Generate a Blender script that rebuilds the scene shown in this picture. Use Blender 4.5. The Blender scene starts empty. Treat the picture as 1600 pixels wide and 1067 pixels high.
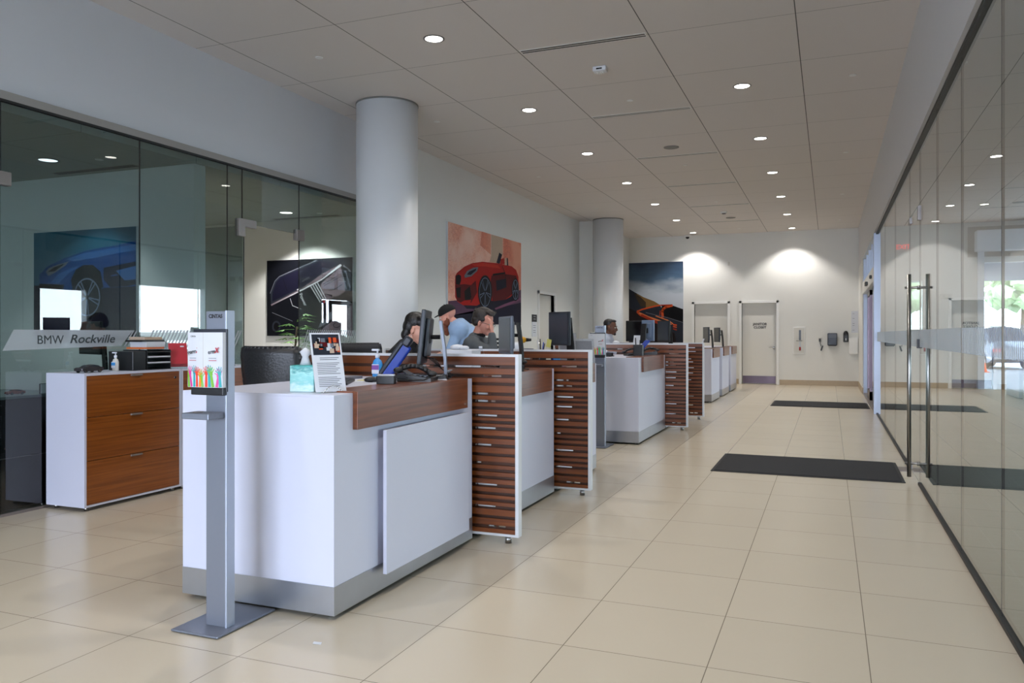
import bpy, bmesh, math, random
from mathutils import Vector, Matrix
random.seed(4)
PI=math.pi
C=bpy.context.scene.collection
POSTERS={'red':[('p_beige','poly',[(0.538,0.995),(0.705,0.997),(0.705,0.803),(0.538,0.766)],0),('p_brick_dark','poly',[(0.714,0.995),(0.998,0.995),(0.998,0.419),(0.713,0.564)],0),('p_brick_dark','poly',[(0.411,1),(0.532,0.996),(0.532,0.771),(0.388,0.845)],0),('p_purple','poly',[(0.004,0.217),(0.081,0.229),(0.174,0.2),(0.573,0.283),(0.998,0.433),(0.996,0),(0.006,0.0)],0),('p_navy','poly',[(0.271,0.11),(0.447,0.17),(0.671,0.198),(0.998,0.277),(0.996,0),(0.006,0.0),(0.017,0.073)],0),('p_pink','poly',[(0.573,0.191),(0.916,0.312),(0.998,0.341),(0.998,0.312),(0.808,0.235),(0.605,0.167)],0),('p_navy','poly',[(0.167,0.2),(0.358,0.227),(0.916,0.41),(0.957,0.316),(0.739,0.243),(0.541,0.163),(0.215,0.155)],0),('p_red','poly',[(0.082,0.476),(0.101,0.508),(0.188,0.584),(0.286,0.637),(0.418,0.674),(0.525,0.683),(0.638,0.692),(0.739,0.695),(0.844,0.692),(0.916,0.659),(0.953,0.583),(0.957,0.457),(0.916,0.41),(0.826,0.332),(0.739,0.29),(0.573,0.263),(0.478,0.262),(0.343,0.195),(0.257,0.192),(0.174,0.188),(0.107,0.219),(0.081,0.264),(0.079,0.381)],0),('p_red_dark','poly',[(0.541,0.54),(0.671,0.584),(0.916,0.592),(0.957,0.485),(0.916,0.41),(0.739,0.29),(0.557,0.262),(0.525,0.434)],0),('p_red_dark','poly',[(0.084,0.382),(0.188,0.406),(0.271,0.404),(0.329,0.461),(0.346,0.338),(0.271,0.22),(0.174,0.2),(0.101,0.23)],0),('p_red','poly',[(0.188,0.238),(0.271,0.251),(0.257,0.207),(0.167,0.19),(0.14,0.21)],0),('p_red_light','poly',[(0.272,0.625),(0.418,0.664),(0.638,0.672),(0.671,0.638),(0.448,0.628),(0.315,0.61)],0),('p_black','poly',[(0.088,0.477),(0.121,0.495),(0.148,0.485),(0.15,0.438),(0.134,0.393),(0.088,0.388)],0),('p_black','poly',[(0.088,0.353),(0.145,0.371),(0.141,0.258),(0.097,0.263)],0),('p_black','poly',[(0.188,0.334),(0.255,0.392),(0.274,0.282),(0.257,0.25),(0.195,0.241)],0),('p_black','line',[(0.56,0.553),(0.739,0.599)],0.02),('p_navy','poly',[(0.605,0.496),(0.756,0.536),(0.759,0.435),(0.613,0.379)],0),('p_black','line',[(0.696,0.668),(0.739,0.594),(0.752,0.461)],0.012),('p_grey','poly',[(0.186,0.49),(0.219,0.543),(0.3,0.592),(0.361,0.606),(0.346,0.562),(0.272,0.496),(0.195,0.471)],0),('p_navy','poly',[(0.218,0.507),(0.244,0.541),(0.336,0.589),(0.329,0.566),(0.265,0.511)],0),('p_beige','poly',[(0.541,0.773),(0.665,0.82),(0.614,0.697),(0.513,0.688)],0),('p_navy','poly',[(0.651,0.817),(0.693,0.801),(0.655,0.691),(0.609,0.694)],0),('p_red','poly',[(0.671,0.744),(0.722,0.769),(0.729,0.7),(0.665,0.687)],0),('p_beige','poly',[(0.735,0.766),(0.76,0.78),(0.766,0.693),(0.732,0.687)],0),('p_navy','poly',[(0.763,0.78),(0.78,0.774),(0.787,0.691),(0.766,0.69)],0),('p_tyre','poly',[(0.547,0.359),(0.545,0.316),(0.537,0.276),(0.526,0.239),(0.51,0.209),(0.492,0.185),(0.472,0.17),(0.45,0.164),(0.429,0.167),(0.41,0.18),(0.392,0.2),(0.378,0.228),(0.367,0.261),(0.36,0.299),(0.358,0.339),(0.36,0.38),(0.367,0.419),(0.378,0.455),(0.393,0.486),(0.41,0.51),(0.43,0.526),(0.451,0.533),(0.472,0.532),(0.492,0.521),(0.511,0.501),(0.526,0.473),(0.538,0.439),(0.545,0.4)],0),('p_rim','line',[(0.528,0.357),(0.526,0.321),(0.52,0.288),(0.51,0.257),(0.498,0.231),(0.484,0.211),(0.467,0.199),(0.45,0.194),(0.434,0.196),(0.418,0.207),(0.404,0.224),(0.392,0.247),(0.383,0.276),(0.378,0.307),(0.376,0.341),(0.378,0.375),(0.383,0.408),(0.392,0.438),(0.404,0.464),(0.418,0.484),(0.434,0.498),(0.451,0.504),(0.468,0.502),(0.484,0.493),(0.498,0.476),(0.511,0.453),(0.52,0.424),(0.526,0.392),(0.528,0.357)],0.0084),('p_rim','line',[(0.462,0.346),(0.523,0.331)],0.0072),('p_rim','line',[(0.461,0.341),(0.517,0.293)],0.0072),('p_rim','line',[(0.452,0.327),(0.461,0.203)],0.0072),('p_rim','line',[(0.449,0.327),(0.442,0.201)],0.0072),('p_rim','line',[(0.44,0.338),(0.387,0.278)],0.0072),('p_rim','line',[(0.44,0.343),(0.381,0.313)],0.0072),('p_rim','line',[(0.443,0.364),(0.401,0.448)],0.0072),('p_rim','line',[(0.445,0.368),(0.416,0.473)],0.0072),('p_rim','line',[(0.456,0.369),(0.485,0.484)],0.0072),('p_rim','line',[(0.458,0.366),(0.5,0.464)],0.0072),('p_tyre','poly',[(0.957,0.429),(0.955,0.398),(0.951,0.368),(0.944,0.341),(0.934,0.319),(0.923,0.301),(0.911,0.29),(0.898,0.286),(0.885,0.288),(0.873,0.297),(0.862,0.312),(0.853,0.333),(0.846,0.358),(0.842,0.386),(0.84,0.416),(0.842,0.446),(0.846,0.475),(0.853,0.502),(0.862,0.524),(0.873,0.542),(0.885,0.554),(0.898,0.559),(0.911,0.557),(0.923,0.548),(0.934,0.534),(0.944,0.513),(0.951,0.488),(0.955,0.459)],0),('p_rim','line',[(0.945,0.427),(0.944,0.401),(0.94,0.377),(0.935,0.354),(0.927,0.335),(0.918,0.321),(0.908,0.311),(0.898,0.308),(0.887,0.31),(0.878,0.317),(0.869,0.33),(0.862,0.347),(0.856,0.368),(0.853,0.392),(0.852,0.417),(0.853,0.443),(0.856,0.467),(0.862,0.489),(0.869,0.508),(0.878,0.523),(0.887,0.533),(0.898,0.537),(0.908,0.535),(0.918,0.528),(0.927,0.515),(0.935,0.498),(0.94,0.477),(0.944,0.453),(0.945,0.427)],0.0084),('p_rim','line',[(0.905,0.42),(0.942,0.408)],0.0072),('p_rim','line',[(0.904,0.416),(0.938,0.381)],0.0072),('p_rim','line',[(0.899,0.406),(0.904,0.315)],0.0072),('p_rim','line',[(0.897,0.406),(0.893,0.313)],0.0072),('p_rim','line',[(0.892,0.414),(0.858,0.37)],0.0072),('p_rim','line',[(0.891,0.418),(0.855,0.396)],0.0072),('p_rim','line',[(0.893,0.433),(0.867,0.497)],0.0072),('p_rim','line',[(0.894,0.436),(0.876,0.515)],0.0072),('p_rim','line',[(0.901,0.437),(0.919,0.521)],0.0072),('p_rim','line',[(0.903,0.435),(0.928,0.506)],0.0072)],'road':[('p_slate','poly',[(0,0.68),(0.14,0.625),(0.279,0.57),(0.479,0.515),(0.586,0.469),(0.602,0.439),(0.999,0.33),(1.0,0.002),(0.003,0.002)],0),('p_gold','poly',[(0.155,0.614),(0.279,0.57),(0.479,0.515),(0.586,0.469),(0.51,0.452),(0.326,0.436),(0.248,0.485)],0),('p_olive','poly',[(0.109,0.625),(0.233,0.57),(0.326,0.505),(0.326,0.441),(0.233,0.453),(0.155,0.55)],0),('p_black','poly',[(0.617,0.46),(0.784,0.467),(0.999,0.413),(0.999,0.246),(0.663,0.322),(0.602,0.396)],0),('p_dark_brown','poly',[(0,0.444),(0.171,0.378),(0.326,0.302),(0.602,0.205),(0.846,0.119),(0.876,0.002),(0.003,0.002)],0),('p_orange','line',[(0.586,0.466),(0.479,0.453),(0.264,0.418),(0.183,0.397)],0.018),('p_orange','line',[(0.183,0.397),(0.179,0.383),(0.233,0.348),(0.372,0.307),(0.51,0.258)],0.03),('p_orange_light','line',[(0.21,0.372),(0.372,0.321),(0.602,0.267),(0.785,0.225)],0.02),('p_orange_deep','line',[(0.249,0.345),(0.403,0.293),(0.602,0.231)],0.03),('p_orange_light','line',[(0.51,0.333),(0.724,0.279),(0.815,0.236)],0.012),('p_orange','line',[(0.799,0.461),(0.693,0.444),(0.64,0.417),(0.625,0.386),(0.632,0.32)],0.03),('p_orange_deep','line',[(0.602,0.466),(0.784,0.467)],0.015),('p_orange_deep','line',[(0.587,0.397),(0.579,0.343)],0.01),('p_orange','line',[(0.823,0.225),(0.879,0.219)],0.016),('p_orange','line',[(0.823,0.202),(0.879,0.193)],0.014),('p_orange_deep','line',[(0.823,0.174),(0.879,0.161)],0.014),('p_grey','line',[(0.326,0.377),(0.51,0.344),(0.724,0.311),(0.999,0.251)],0.006)],'engine':[('p_slate','poly',[(0.046,0.572),(0.099,0.724),(0.152,0.786),(0.36,0.88),(0.596,0.982),(1.0,0.998),(0.999,0.879),(0.848,0.922),(0.427,0.62),(0.051,0.419)],0),('p_navy','poly',[(0.069,0.572),(0.117,0.711),(0.169,0.773),(0.371,0.86),(0.629,0.968),(0.815,0.935),(0.415,0.639),(0.069,0.457)],0),('p_black','line',[(0.198,0.759),(0.244,0.593)],0.006),('p_grey','line',[(0.043,0.566),(0.099,0.724),(0.152,0.783),(0.36,0.877),(0.596,0.979)],0.009),('p_mauve','poly',[(0.051,0.419),(0.427,0.627),(0.651,0.794),(0.858,0.919),(0.882,0.896),(0.65,0.717),(0.449,0.601),(0.057,0.399)],0),('p_white','poly',[(0.051,0.406),(0.449,0.605),(0.65,0.72),(0.882,0.898),(0.864,0.918),(0.65,0.732),(0.438,0.616)],0),('p_mauve','poly',[(0.639,0.671),(0.869,0.884),(0.913,0.699),(0.916,0.563),(0.715,0.434),(0.639,0.559)],0),('p_slate','line',[(0.672,0.67),(0.825,0.763)],0.008),('p_slate','line',[(0.678,0.645),(0.847,0.744)],0.008),('p_black','line',[(0.738,0.588),(0.792,0.593),(0.879,0.652)],0.012),('p_black','line',[(0.694,0.546),(0.808,0.497)],0.012),('p_white','line',[(0.284,0.491),(0.312,0.397),(0.414,0.351)],0.007),('p_grey','line',[(0.068,0.31),(0.311,0.195)],0.007),('p_black','poly',[(0.583,0.412),(0.932,0.553),(0.998,0.466),(0.997,0.406),(0.648,0.176),(0.582,0.139)],0),('p_grey','poly',[(0.609,0.102),(0.654,0.213),(0.921,0.465),(0.983,0.421),(0.997,0.406),(0.67,0.136)],0),('p_mauve','poly',[(0.648,0.083),(0.997,0.394),(0.998,0.004),(0.746,0.004),(0.637,0.04)],0),('p_black','line',[(0.637,0.102),(0.983,0.406)],0.01),('p_black','poly',[(0.867,0.408),(0.894,0.395),(0.883,0.368),(0.864,0.378)],0),('p_black','poly',[(0.676,0.25),(0.703,0.237),(0.698,0.213),(0.679,0.219)],0),('p_black','line',[(0.807,0.17),(0.785,0.145),(0.796,0.115),(0.834,0.109),(0.888,0.151),(0.904,0.212),(0.899,0.237),(0.915,0.273)],0.007),('p_red','poly',[(0.666,0.448),(0.693,0.459),(0.688,0.423),(0.669,0.417)],0),('p_blue','poly',[(0.653,0.429),(0.674,0.439),(0.673,0.41),(0.658,0.398)],0),('p_white','poly',[(0.691,0.459),(0.715,0.454),(0.704,0.422),(0.691,0.429)],0),('p_grey','line',[(0.874,0.823),(0.932,0.601)],0.012),('p_grey','line',[(0.923,0.833),(0.975,0.613)],0.01),('p_grey','line',[(0.901,0.895),(0.949,0.856),(0.976,0.819)],0.02),('p_slate','poly',[(0.173,0.126),(0.171,0.109),(0.167,0.093),(0.161,0.078),(0.153,0.066),(0.143,0.057),(0.132,0.051),(0.12,0.049),(0.108,0.051),(0.097,0.057),(0.087,0.066),(0.079,0.078),(0.073,0.092),(0.069,0.108),(0.068,0.126),(0.069,0.143),(0.073,0.159),(0.079,0.173),(0.088,0.185),(0.098,0.194),(0.109,0.2),(0.121,0.202),(0.132,0.2),(0.143,0.194),(0.153,0.185),(0.162,0.173),(0.168,0.159),(0.172,0.143)],0),('p_black','poly',[(0.153,0.126),(0.152,0.114),(0.15,0.104),(0.146,0.094),(0.141,0.086),(0.134,0.08),(0.127,0.076),(0.12,0.075),(0.113,0.076),(0.106,0.08),(0.1,0.086),(0.095,0.094),(0.091,0.103),(0.088,0.114),(0.088,0.126),(0.088,0.137),(0.091,0.148),(0.095,0.157),(0.1,0.165),(0.106,0.171),(0.113,0.175),(0.121,0.176),(0.128,0.175),(0.135,0.171),(0.141,0.165),(0.146,0.157),(0.15,0.148),(0.152,0.137)],0),('p_white','line',[(0.528,0.643),(0.636,0.438)],0.012),('p_white','line',[(0.553,0.659),(0.658,0.453)],0.012),('p_white','line',[(0.577,0.676),(0.68,0.467)],0.012),('p_white','line',[(0.602,0.693),(0.702,0.481)],0.012),('p_grey','line',[(0.427,0.727),(0.444,0.704)],0.006),('p_grey','line',[(0.445,0.736),(0.462,0.713)],0.006),('p_grey','line',[(0.463,0.746),(0.48,0.723)],0.006),('p_grey','line',[(0.481,0.755),(0.498,0.732)],0.006),('p_grey','line',[(0.499,0.764),(0.516,0.741)],0.006)],'blue':[('p_teal_light','poly',[(0.12,0.991),(0.687,0.995),(0.956,0.908),(0.823,0.826),(0.502,0.815),(0.313,0.76),(0.12,0.833)],0),('p_navy','poly',[(0,0.492),(1.0,0.474),(0.998,0),(0.0,0.021)],0),('p_blue','poly',[(0.06,0.593),(0.139,0.669),(0.313,0.741),(0.502,0.797),(0.687,0.824),(0.823,0.835),(1.0,0.871),(1.0,0.456),(0.695,0.45),(0.501,0.296),(0.312,0.336),(0.069,0.34)],0),('p_blue_light','poly',[(0.332,0.731),(0.502,0.779),(0.823,0.818),(1.0,0.835),(1.0,0.782),(0.777,0.757),(0.595,0.729),(0.408,0.71)],0),('p_blue_light','poly',[(0.177,0.515),(0.255,0.596),(0.389,0.646),(0.464,0.662),(0.351,0.593),(0.255,0.503)],0),('p_black','poly',[(0.379,0.536),(0.427,0.627),(0.502,0.669),(0.595,0.666),(0.668,0.6),(0.695,0.455),(0.594,0.421),(0.407,0.389)],0),('p_navy','poly',[(0.696,0.635),(1.0,0.681),(1.0,0.474),(0.912,0.458),(0.759,0.453),(0.696,0.527)],0),('p_blue','poly',[(0.759,0.561),(0.813,0.573),(0.84,0.563),(0.777,0.553)],0),('p_blue_light','poly',[(0.813,0.604),(1.0,0.641),(1.0,0.518),(0.894,0.512)],0),('p_black','poly',[(0.059,0.509),(0.312,0.492),(0.302,0.428),(0.069,0.434)],0),('p_grey','poly',[(0.129,0.619),(0.158,0.655),(0.236,0.68),(0.36,0.71),(0.332,0.676),(0.216,0.606),(0.153,0.579)],0),('p_black','poly',[(0.148,0.618),(0.216,0.662),(0.313,0.691),(0.303,0.677),(0.216,0.62)],0),('p_tyre','poly',[(0.691,0.365),(0.687,0.32),(0.676,0.277),(0.658,0.239),(0.634,0.207),(0.605,0.183),(0.572,0.168),(0.538,0.163),(0.504,0.168),(0.471,0.184),(0.442,0.209),(0.417,0.242),(0.399,0.281),(0.387,0.325),(0.383,0.371),(0.387,0.417),(0.399,0.46),(0.418,0.499),(0.442,0.531),(0.472,0.554),(0.505,0.569),(0.539,0.573),(0.573,0.566),(0.605,0.55),(0.634,0.525),(0.658,0.492),(0.676,0.453),(0.687,0.41)],0),('p_rim','line',[(0.661,0.365),(0.657,0.328),(0.648,0.292),(0.634,0.259),(0.615,0.232),(0.591,0.212),(0.566,0.2),(0.538,0.196),(0.511,0.2),(0.485,0.213),(0.461,0.234),(0.442,0.262),(0.427,0.295),(0.418,0.332),(0.415,0.37),(0.418,0.409),(0.427,0.445),(0.442,0.478),(0.462,0.505),(0.485,0.524),(0.511,0.536),(0.539,0.54),(0.566,0.535),(0.592,0.521),(0.615,0.5),(0.634,0.473),(0.649,0.44),(0.658,0.404),(0.661,0.365)],0.013999999999999999),('p_rim','line',[(0.557,0.363),(0.653,0.338)],0.012),('p_rim','line',[(0.555,0.357),(0.644,0.298)],0.012),('p_rim','line',[(0.541,0.344),(0.555,0.205)],0.012),('p_rim','line',[(0.536,0.344),(0.525,0.205)],0.012),('p_rim','line',[(0.522,0.357),(0.433,0.297)],0.012),('p_rim','line',[(0.52,0.363),(0.423,0.338)],0.012),('p_rim','line',[(0.526,0.386),(0.457,0.487)],0.012),('p_rim','line',[(0.53,0.39),(0.481,0.512)],0.012),('p_rim','line',[(0.547,0.389),(0.593,0.511)],0.012),('p_rim','line',[(0.551,0.386),(0.617,0.486)],0.012)]}
# ------------------------------------------------------------------ materials
MATS={}
def _new(name):
    m=bpy.data.materials.new(name); m.use_nodes=True; nt=m.node_tree
    b=nt.nodes['Principled BSDF']; MATS[name]=m
    return m,nt,b
def s2l(c):
    return tuple(((v/255.0)/12.92 if v<=10 else (((v/255.0)+0.055)/1.055)**2.4) for v in c)
def mat(name,rgb,rough=.5,metal=0,noise=.04,scale=30,coat=0,spec=.5,bump=0,emit=None,es=0):
    m,nt,b=_new(name); N=nt.nodes; L=nt.links
    col=s2l(rgb)
    tc=N.new('ShaderNodeTexCoord'); no=N.new('ShaderNodeTexNoise'); no.inputs['Scale'].default_value=scale; no.inputs['Detail'].default_value=3
    L.new(tc.outputs['Object'],no.inputs['Vector'])
    mx=N.new('ShaderNodeMix'); mx.data_type='RGBA'
    mx.inputs[6].default_value=(*[max(0,v*(1-noise)) for v in col],1); mx.inputs[7].default_value=(*[min(1,v*(1+noise)) for v in col],1)
    L.new(no.outputs['Fac'],mx.inputs[0]); L.new(mx.outputs[2],b.inputs['Base Color'])
    b.inputs['Roughness'].default_value=rough; b.inputs['Metallic'].default_value=metal
    b.inputs['Coat Weight'].default_value=coat; b.inputs['Specular IOR Level'].default_value=spec
    if bump:
        bp=N.new('ShaderNodeBump'); bp.inputs['Strength'].default_value=bump; bp.inputs['Distance'].default_value=.01
        L.new(no.outputs['Fac'],bp.inputs['Height']); L.new(bp.outputs['Normal'],b.inputs['Normal'])
    if emit:
        b.inputs['Emission Color'].default_value=(*s2l(emit),1); b.inputs['Emission Strength'].default_value=es
    return m
def wood(name,c1,c2,axis='Y',rough=.32,sc=1.0,coat=.3):
    m,nt,b=_new(name); N=nt.nodes; L=nt.links
    g=N.new('ShaderNodeNewGeometry'); mp=N.new('ShaderNodeMapping')
    L.new(g.outputs['Position'],mp.inputs['Vector'])
    s=[22*sc,22*sc,60*sc]
    s['XYZ'.index(axis)]=1.6*sc
    mp.inputs['Scale'].default_value=s
    no=N.new('ShaderNodeTexNoise'); no.inputs['Scale'].default_value=1; no.inputs['Detail'].default_value=6; no.inputs['Distortion'].default_value=.6
    L.new(mp.outputs[0],no.inputs['Vector'])
    cr=N.new('ShaderNodeValToRGB'); cr.color_ramp.elements[0].position=.34; cr.color_ramp.elements[1].position=.68
    cr.color_ramp.elements[0].color=(*s2l(c1),1); cr.color_ramp.elements[1].color=(*s2l(c2),1)
    L.new(no.outputs['Fac'],cr.inputs[0]); L.new(cr.outputs[0],b.inputs['Base Color'])
    b.inputs['Roughness'].default_value=rough; b.inputs['Coat Weight'].default_value=coat; b.inputs['Coat Roughness'].default_value=.12
    return m
def math_node(N,L,op,a,b=None):
    n=N.new('ShaderNodeMath'); n.operation=op
    for i,v in enumerate((a,b)):
        if v is None: continue
        if isinstance(v,(int,float)): n.inputs[i].default_value=v
        else: L.new(v,n.inputs[i])
    return n.outputs[0]
def grid_mat(name,base,line,x0,dx,y0,dy,wx,wy,rough,spec=.5,var=.03,xmin=None,bump=0):
    """tiles / panels with joints along world X and Y"""
    m,nt,b=_new(name); N=nt.nodes; L=nt.links
    g=N.new('ShaderNodeNewGeometry'); sp=N.new('ShaderNodeSeparateXYZ'); L.new(g.outputs['Position'],sp.inputs[0])
    def cell(o,o0,d): return math_node(N,L,'DIVIDE',math_node(N,L,'SUBTRACT',o,o0),d)
    def ln(v,d,w):
        fr=math_node(N,L,'FRACT',math_node(N,L,'ADD',v,.5))
        ab=math_node(N,L,'ABSOLUTE',math_node(N,L,'SUBTRACT',fr,.5))
        return math_node(N,L,'LESS_THAN',ab,w/d/2)
    u=cell(sp.outputs[0],x0,dx); v=cell(sp.outputs[1],y0,dy)
    l=math_node(N,L,'MAXIMUM',ln(u,dx,wx),ln(v,dy,wy))
    cb=N.new('ShaderNodeCombineXYZ'); L.new(math_node(N,L,'FLOOR',u),cb.inputs[0]); L.new(math_node(N,L,'FLOOR',v),cb.inputs[1])
    wn=N.new('ShaderNodeTexWhiteNoise'); L.new(cb.outputs[0],wn.inputs['Vector'])
    no=N.new('ShaderNodeTexNoise'); no.inputs['Scale'].default_value=3.5; no.inputs['Detail'].default_value=8; L.new(g.outputs['Position'],no.inputs['Vector'])
    k=math_node(N,L,'ADD',math_node(N,L,'MULTIPLY',wn.outputs['Value'],.5),math_node(N,L,'MULTIPLY',no.outputs['Fac'],.5))
    mx=N.new('ShaderNodeMix'); mx.data_type='RGBA'; c=s2l(base)
    mx.inputs[6].default_value=(*[q*(1-var) for q in c],1); mx.inputs[7].default_value=(*[min(1,q*(1+var)) for q in c],1)
    L.new(k,mx.inputs[0])
    m2=N.new('ShaderNodeMix'); m2.data_type='RGBA'; L.new(l,m2.inputs[0]); L.new(mx.outputs[2],m2.inputs[6]); m2.inputs[7].default_value=(*s2l(line),1)
    L.new(m2.outputs[2],b.inputs['Base Color']); b.inputs['Roughness'].default_value=rough; b.inputs['Specular IOR Level'].default_value=spec
    return m
def glass(name,tint,ior=1.5,gl=1.0):
    m,nt,b=_new(name); N=nt.nodes; L=nt.links
    N.remove(b); out=N['Material Output']
    tr=N.new('ShaderNodeBsdfTransparent'); tr.inputs[0].default_value=(*tint,1)
    gs=N.new('ShaderNodeBsdfGlossy'); gs.inputs['Roughness'].default_value=0.0; gs.inputs[0].default_value=(gl,gl,gl,1)
    fr=N.new('ShaderNodeFresnel'); fr.inputs[0].default_value=ior
    ge=N.new('ShaderNodeNewGeometry')
    # reflection of both faces of a pane: 2R/(1+R), counted on the front face only
    r2=math_node(N,L,'DIVIDE',math_node(N,L,'MULTIPLY',fr.outputs[0],2.0),math_node(N,L,'ADD',fr.outputs[0],1.0))
    fac=math_node(N,L,'MULTIPLY',r2,math_node(N,L,'SUBTRACT',1.0,ge.outputs['Backfacing']))
    mx=N.new('ShaderNodeMixShader'); L.new(fac,mx.inputs[0]); L.new(tr.outputs[0],mx.inputs[1]); L.new(gs.outputs[0],mx.inputs[2])
    L.new(mx.outputs[0],out.inputs[0]); return m
def frost(name,rgb,a):
    m,nt,b=_new(name); N=nt.nodes; L=nt.links
    out=N['Material Output']; tr=N.new('ShaderNodeBsdfTransparent'); mx=N.new('ShaderNodeMixShader'); mx.inputs[0].default_value=a
    b.inputs['Base Color'].default_value=(*s2l(rgb),1); b.inputs['Roughness'].default_value=.6
    L.new(tr.outputs[0],mx.inputs[1]); L.new(b.outputs[0],mx.inputs[2]); L.new(mx.outputs[0],out.inputs[0]); return m
def emitm(name,rgb,s):
    m,nt,b=_new(name); b.inputs['Base Color'].default_value=(.8,.8,.8,1)
    b.inputs['Emission Color'].default_value=(*s2l(rgb),1); b.inputs['Emission Strength'].default_value=s; return m
def gradient(name,stops,z0,z1,noise=.25,scale=2.0,rough=.4):
    m,nt,b=_new(name); N=nt.nodes; L=nt.links
    g=N.new('ShaderNodeNewGeometry'); sp=N.new('ShaderNodeSeparateXYZ'); L.new(g.outputs['Position'],sp.inputs[0])
    t=math_node(N,L,'DIVIDE',math_node(N,L,'SUBTRACT',sp.outputs[2],z0),z1-z0)
    mp=N.new('ShaderNodeMapping'); mp.inputs['Scale'].default_value=(1,1,2.4); L.new(g.outputs['Position'],mp.inputs[0])
    no=N.new('ShaderNodeTexNoise'); no.inputs['Scale'].default_value=scale; no.inputs['Detail'].default_value=7; L.new(mp.outputs[0],no.inputs['Vector'])
    t=math_node(N,L,'ADD',t,math_node(N,L,'MULTIPLY',math_node(N,L,'SUBTRACT',no.outputs['Fac'],.5),noise))
    cr=N.new('ShaderNodeValToRGB')
    for i,(p,c) in enumerate(stops):
        e=cr.color_ramp.elements[i] if i<2 else cr.color_ramp.elements.new(p)
        e.position=p; e.color=(*s2l(c),1)
    L.new(t,cr.inputs[0]); L.new(cr.outputs[0],b.inputs['Base Color']); b.inputs['Roughness'].default_value=rough; return m
def brick(name,c1,c2,mortar,rough=.5):
    m,nt,b=_new(name); N=nt.nodes; L=nt.links
    g=N.new('ShaderNodeNewGeometry'); sp=N.new('ShaderNodeSeparateXYZ'); L.new(g.outputs['Position'],sp.inputs[0])
    cb=N.new('ShaderNodeCombineXYZ'); L.new(sp.outputs[1],cb.inputs[0]); L.new(sp.outputs[2],cb.inputs[1])
    bt=N.new('ShaderNodeTexBrick'); bt.inputs['Scale'].default_value=11; L.new(cb.outputs[0],bt.inputs['Vector'])
    bt.inputs['Color1'].default_value=(*s2l(c1),1); bt.inputs['Color2'].default_value=(*s2l(c2),1); bt.inputs['Mortar'].default_value=(*s2l(mortar),1)
    bt.inputs['Mortar Size'].default_value=.03
    no=N.new('ShaderNodeTexNoise'); no.inputs['Scale'].default_value=1.6; no.inputs['Detail'].default_value=6; L.new(g.outputs['Position'],no.inputs['Vector'])
    cr=N.new('ShaderNodeValToRGB'); cr.color_ramp.elements[0].position=.42; cr.color_ramp.elements[1].position=.62; L.new(no.outputs['Fac'],cr.inputs[0])
    mx=N.new('ShaderNodeMix'); mx.data_type='RGBA'; L.new(cr.outputs[0],mx.inputs[0]); L.new(bt.outputs[0],mx.inputs[6]); mx.inputs[7].default_value=(*s2l(mortar),1)
    L.new(mx.outputs[2],b.inputs['Base Color']); b.inputs['Roughness'].default_value=rough; return m

mat('wall_paint',(222,222,218),.55,noise=.012,scale=6)
mat('header_paint',(206,206,208),.55,noise=.012,scale=6)
mat('column_paint',(226,227,228),.42,noise=.01,scale=6)
mat('white_laminate',(203,206,223),.34,noise=.01,scale=8)
mat('white_trim',(228,228,226),.4,noise=.01)
mat('white_edge',(215,217,222),.35,noise=.01)
mat('door_paint',(215,213,206),.45,noise=.012)
mat('brushed_metal',(176,180,186),.36,metal=.85,noise=.05,scale=14)
mat('kick_metal',(182,186,194),.3,metal=.9,noise=.06,scale=9)
mat('satin_silver',(128,133,145),.42,metal=.5,noise=.02)
mat('steel',(150,148,145),.3,metal=1,noise=.05,scale=60)
mat('nickel',(140,132,128),.42,metal=.5,noise=.03)
mat('trim_taupe',(150,145,140),.55,noise=.02)
mat('chrome',(215,215,215),.12,metal=1,noise=.01)
mat('anodised_light',(170,178,194),.4,metal=.4,noise=.02)
mat('bronze_metal',(96,84,92),.35,metal=.9,noise=.1,scale=5)
mat('black_plastic',(22,22,25),.4,noise=.1)
mat('dark_plastic',(34,38,48),.38,noise=.08)
mat('grey_plastic',(92,98,110),.4,noise=.05)
mat('screen_black',(10,12,16),.18,noise=.02)
mat('screen_grey',(58,64,74),.25,noise=.08,scale=5)
mat('monitor_blue_back',(110,126,150),.4,noise=.06,scale=6)
mat('black_leather',(24,24,27),.42,noise=.1,scale=80,bump=.15)
mat('charcoal_fabric',(52,52,56),.8,noise=.15,scale=120)
mat('black_rubber',(18,18,19),.7)
mat('black_gasket',(16,17,18),.5)
mat('paper',(208,211,218),.7,noise=.02)
mat('paper_grey',(160,163,170),.7,noise=.25,scale=60)
mat('letter_grey',(52,60,64),.6)
mat('canopy_grey',(84,88,98),.7)
mat('taupe_shadow_gap',(120,112,100),.6)
mat('ink',(48,48,52),.7)
mat('ink_grey',(120,122,130),.7,noise=.1)
mat('red_ink',(180,40,60),.6)
mat('yellow_note',(230,225,130),.7)
mat('blue_plastic',(22,62,170),.35,noise=.05)
mat('red_folder',(176,38,52),.45,noise=.03)
mat('orange_folder',(215,110,50),.5)
mat('yellow_plastic',(215,160,30),.4)
mat('clear_liquid_blue',(70,150,215),.2,noise=.1)
mat('label_white',(222,226,235),.5)
mat('beige_base',(176,158,132),.4,noise=.06,scale=18)
mat('carpet',(38,36,37),.95,noise=.55,scale=160,bump=.6)
mat('carpet_edge',(26,26,27),.7)
mat('dark_office_wood',(24,18,17),.35,noise=.2,scale=6)
mat('office_counter',(92,104,106),.35,noise=.05)
mat('skin_light',(205,150,128),.5,noise=.04,scale=40)
mat('skin_pink',(214,150,130),.5,noise=.05,scale=40)
mat('skin_brown',(104,66,46),.5,noise=.05,scale=40)
mat('lip',(160,88,82),.45)
mat('eye_white',(225,222,216),.25)
mat('iris',(40,28,22),.2)
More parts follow.
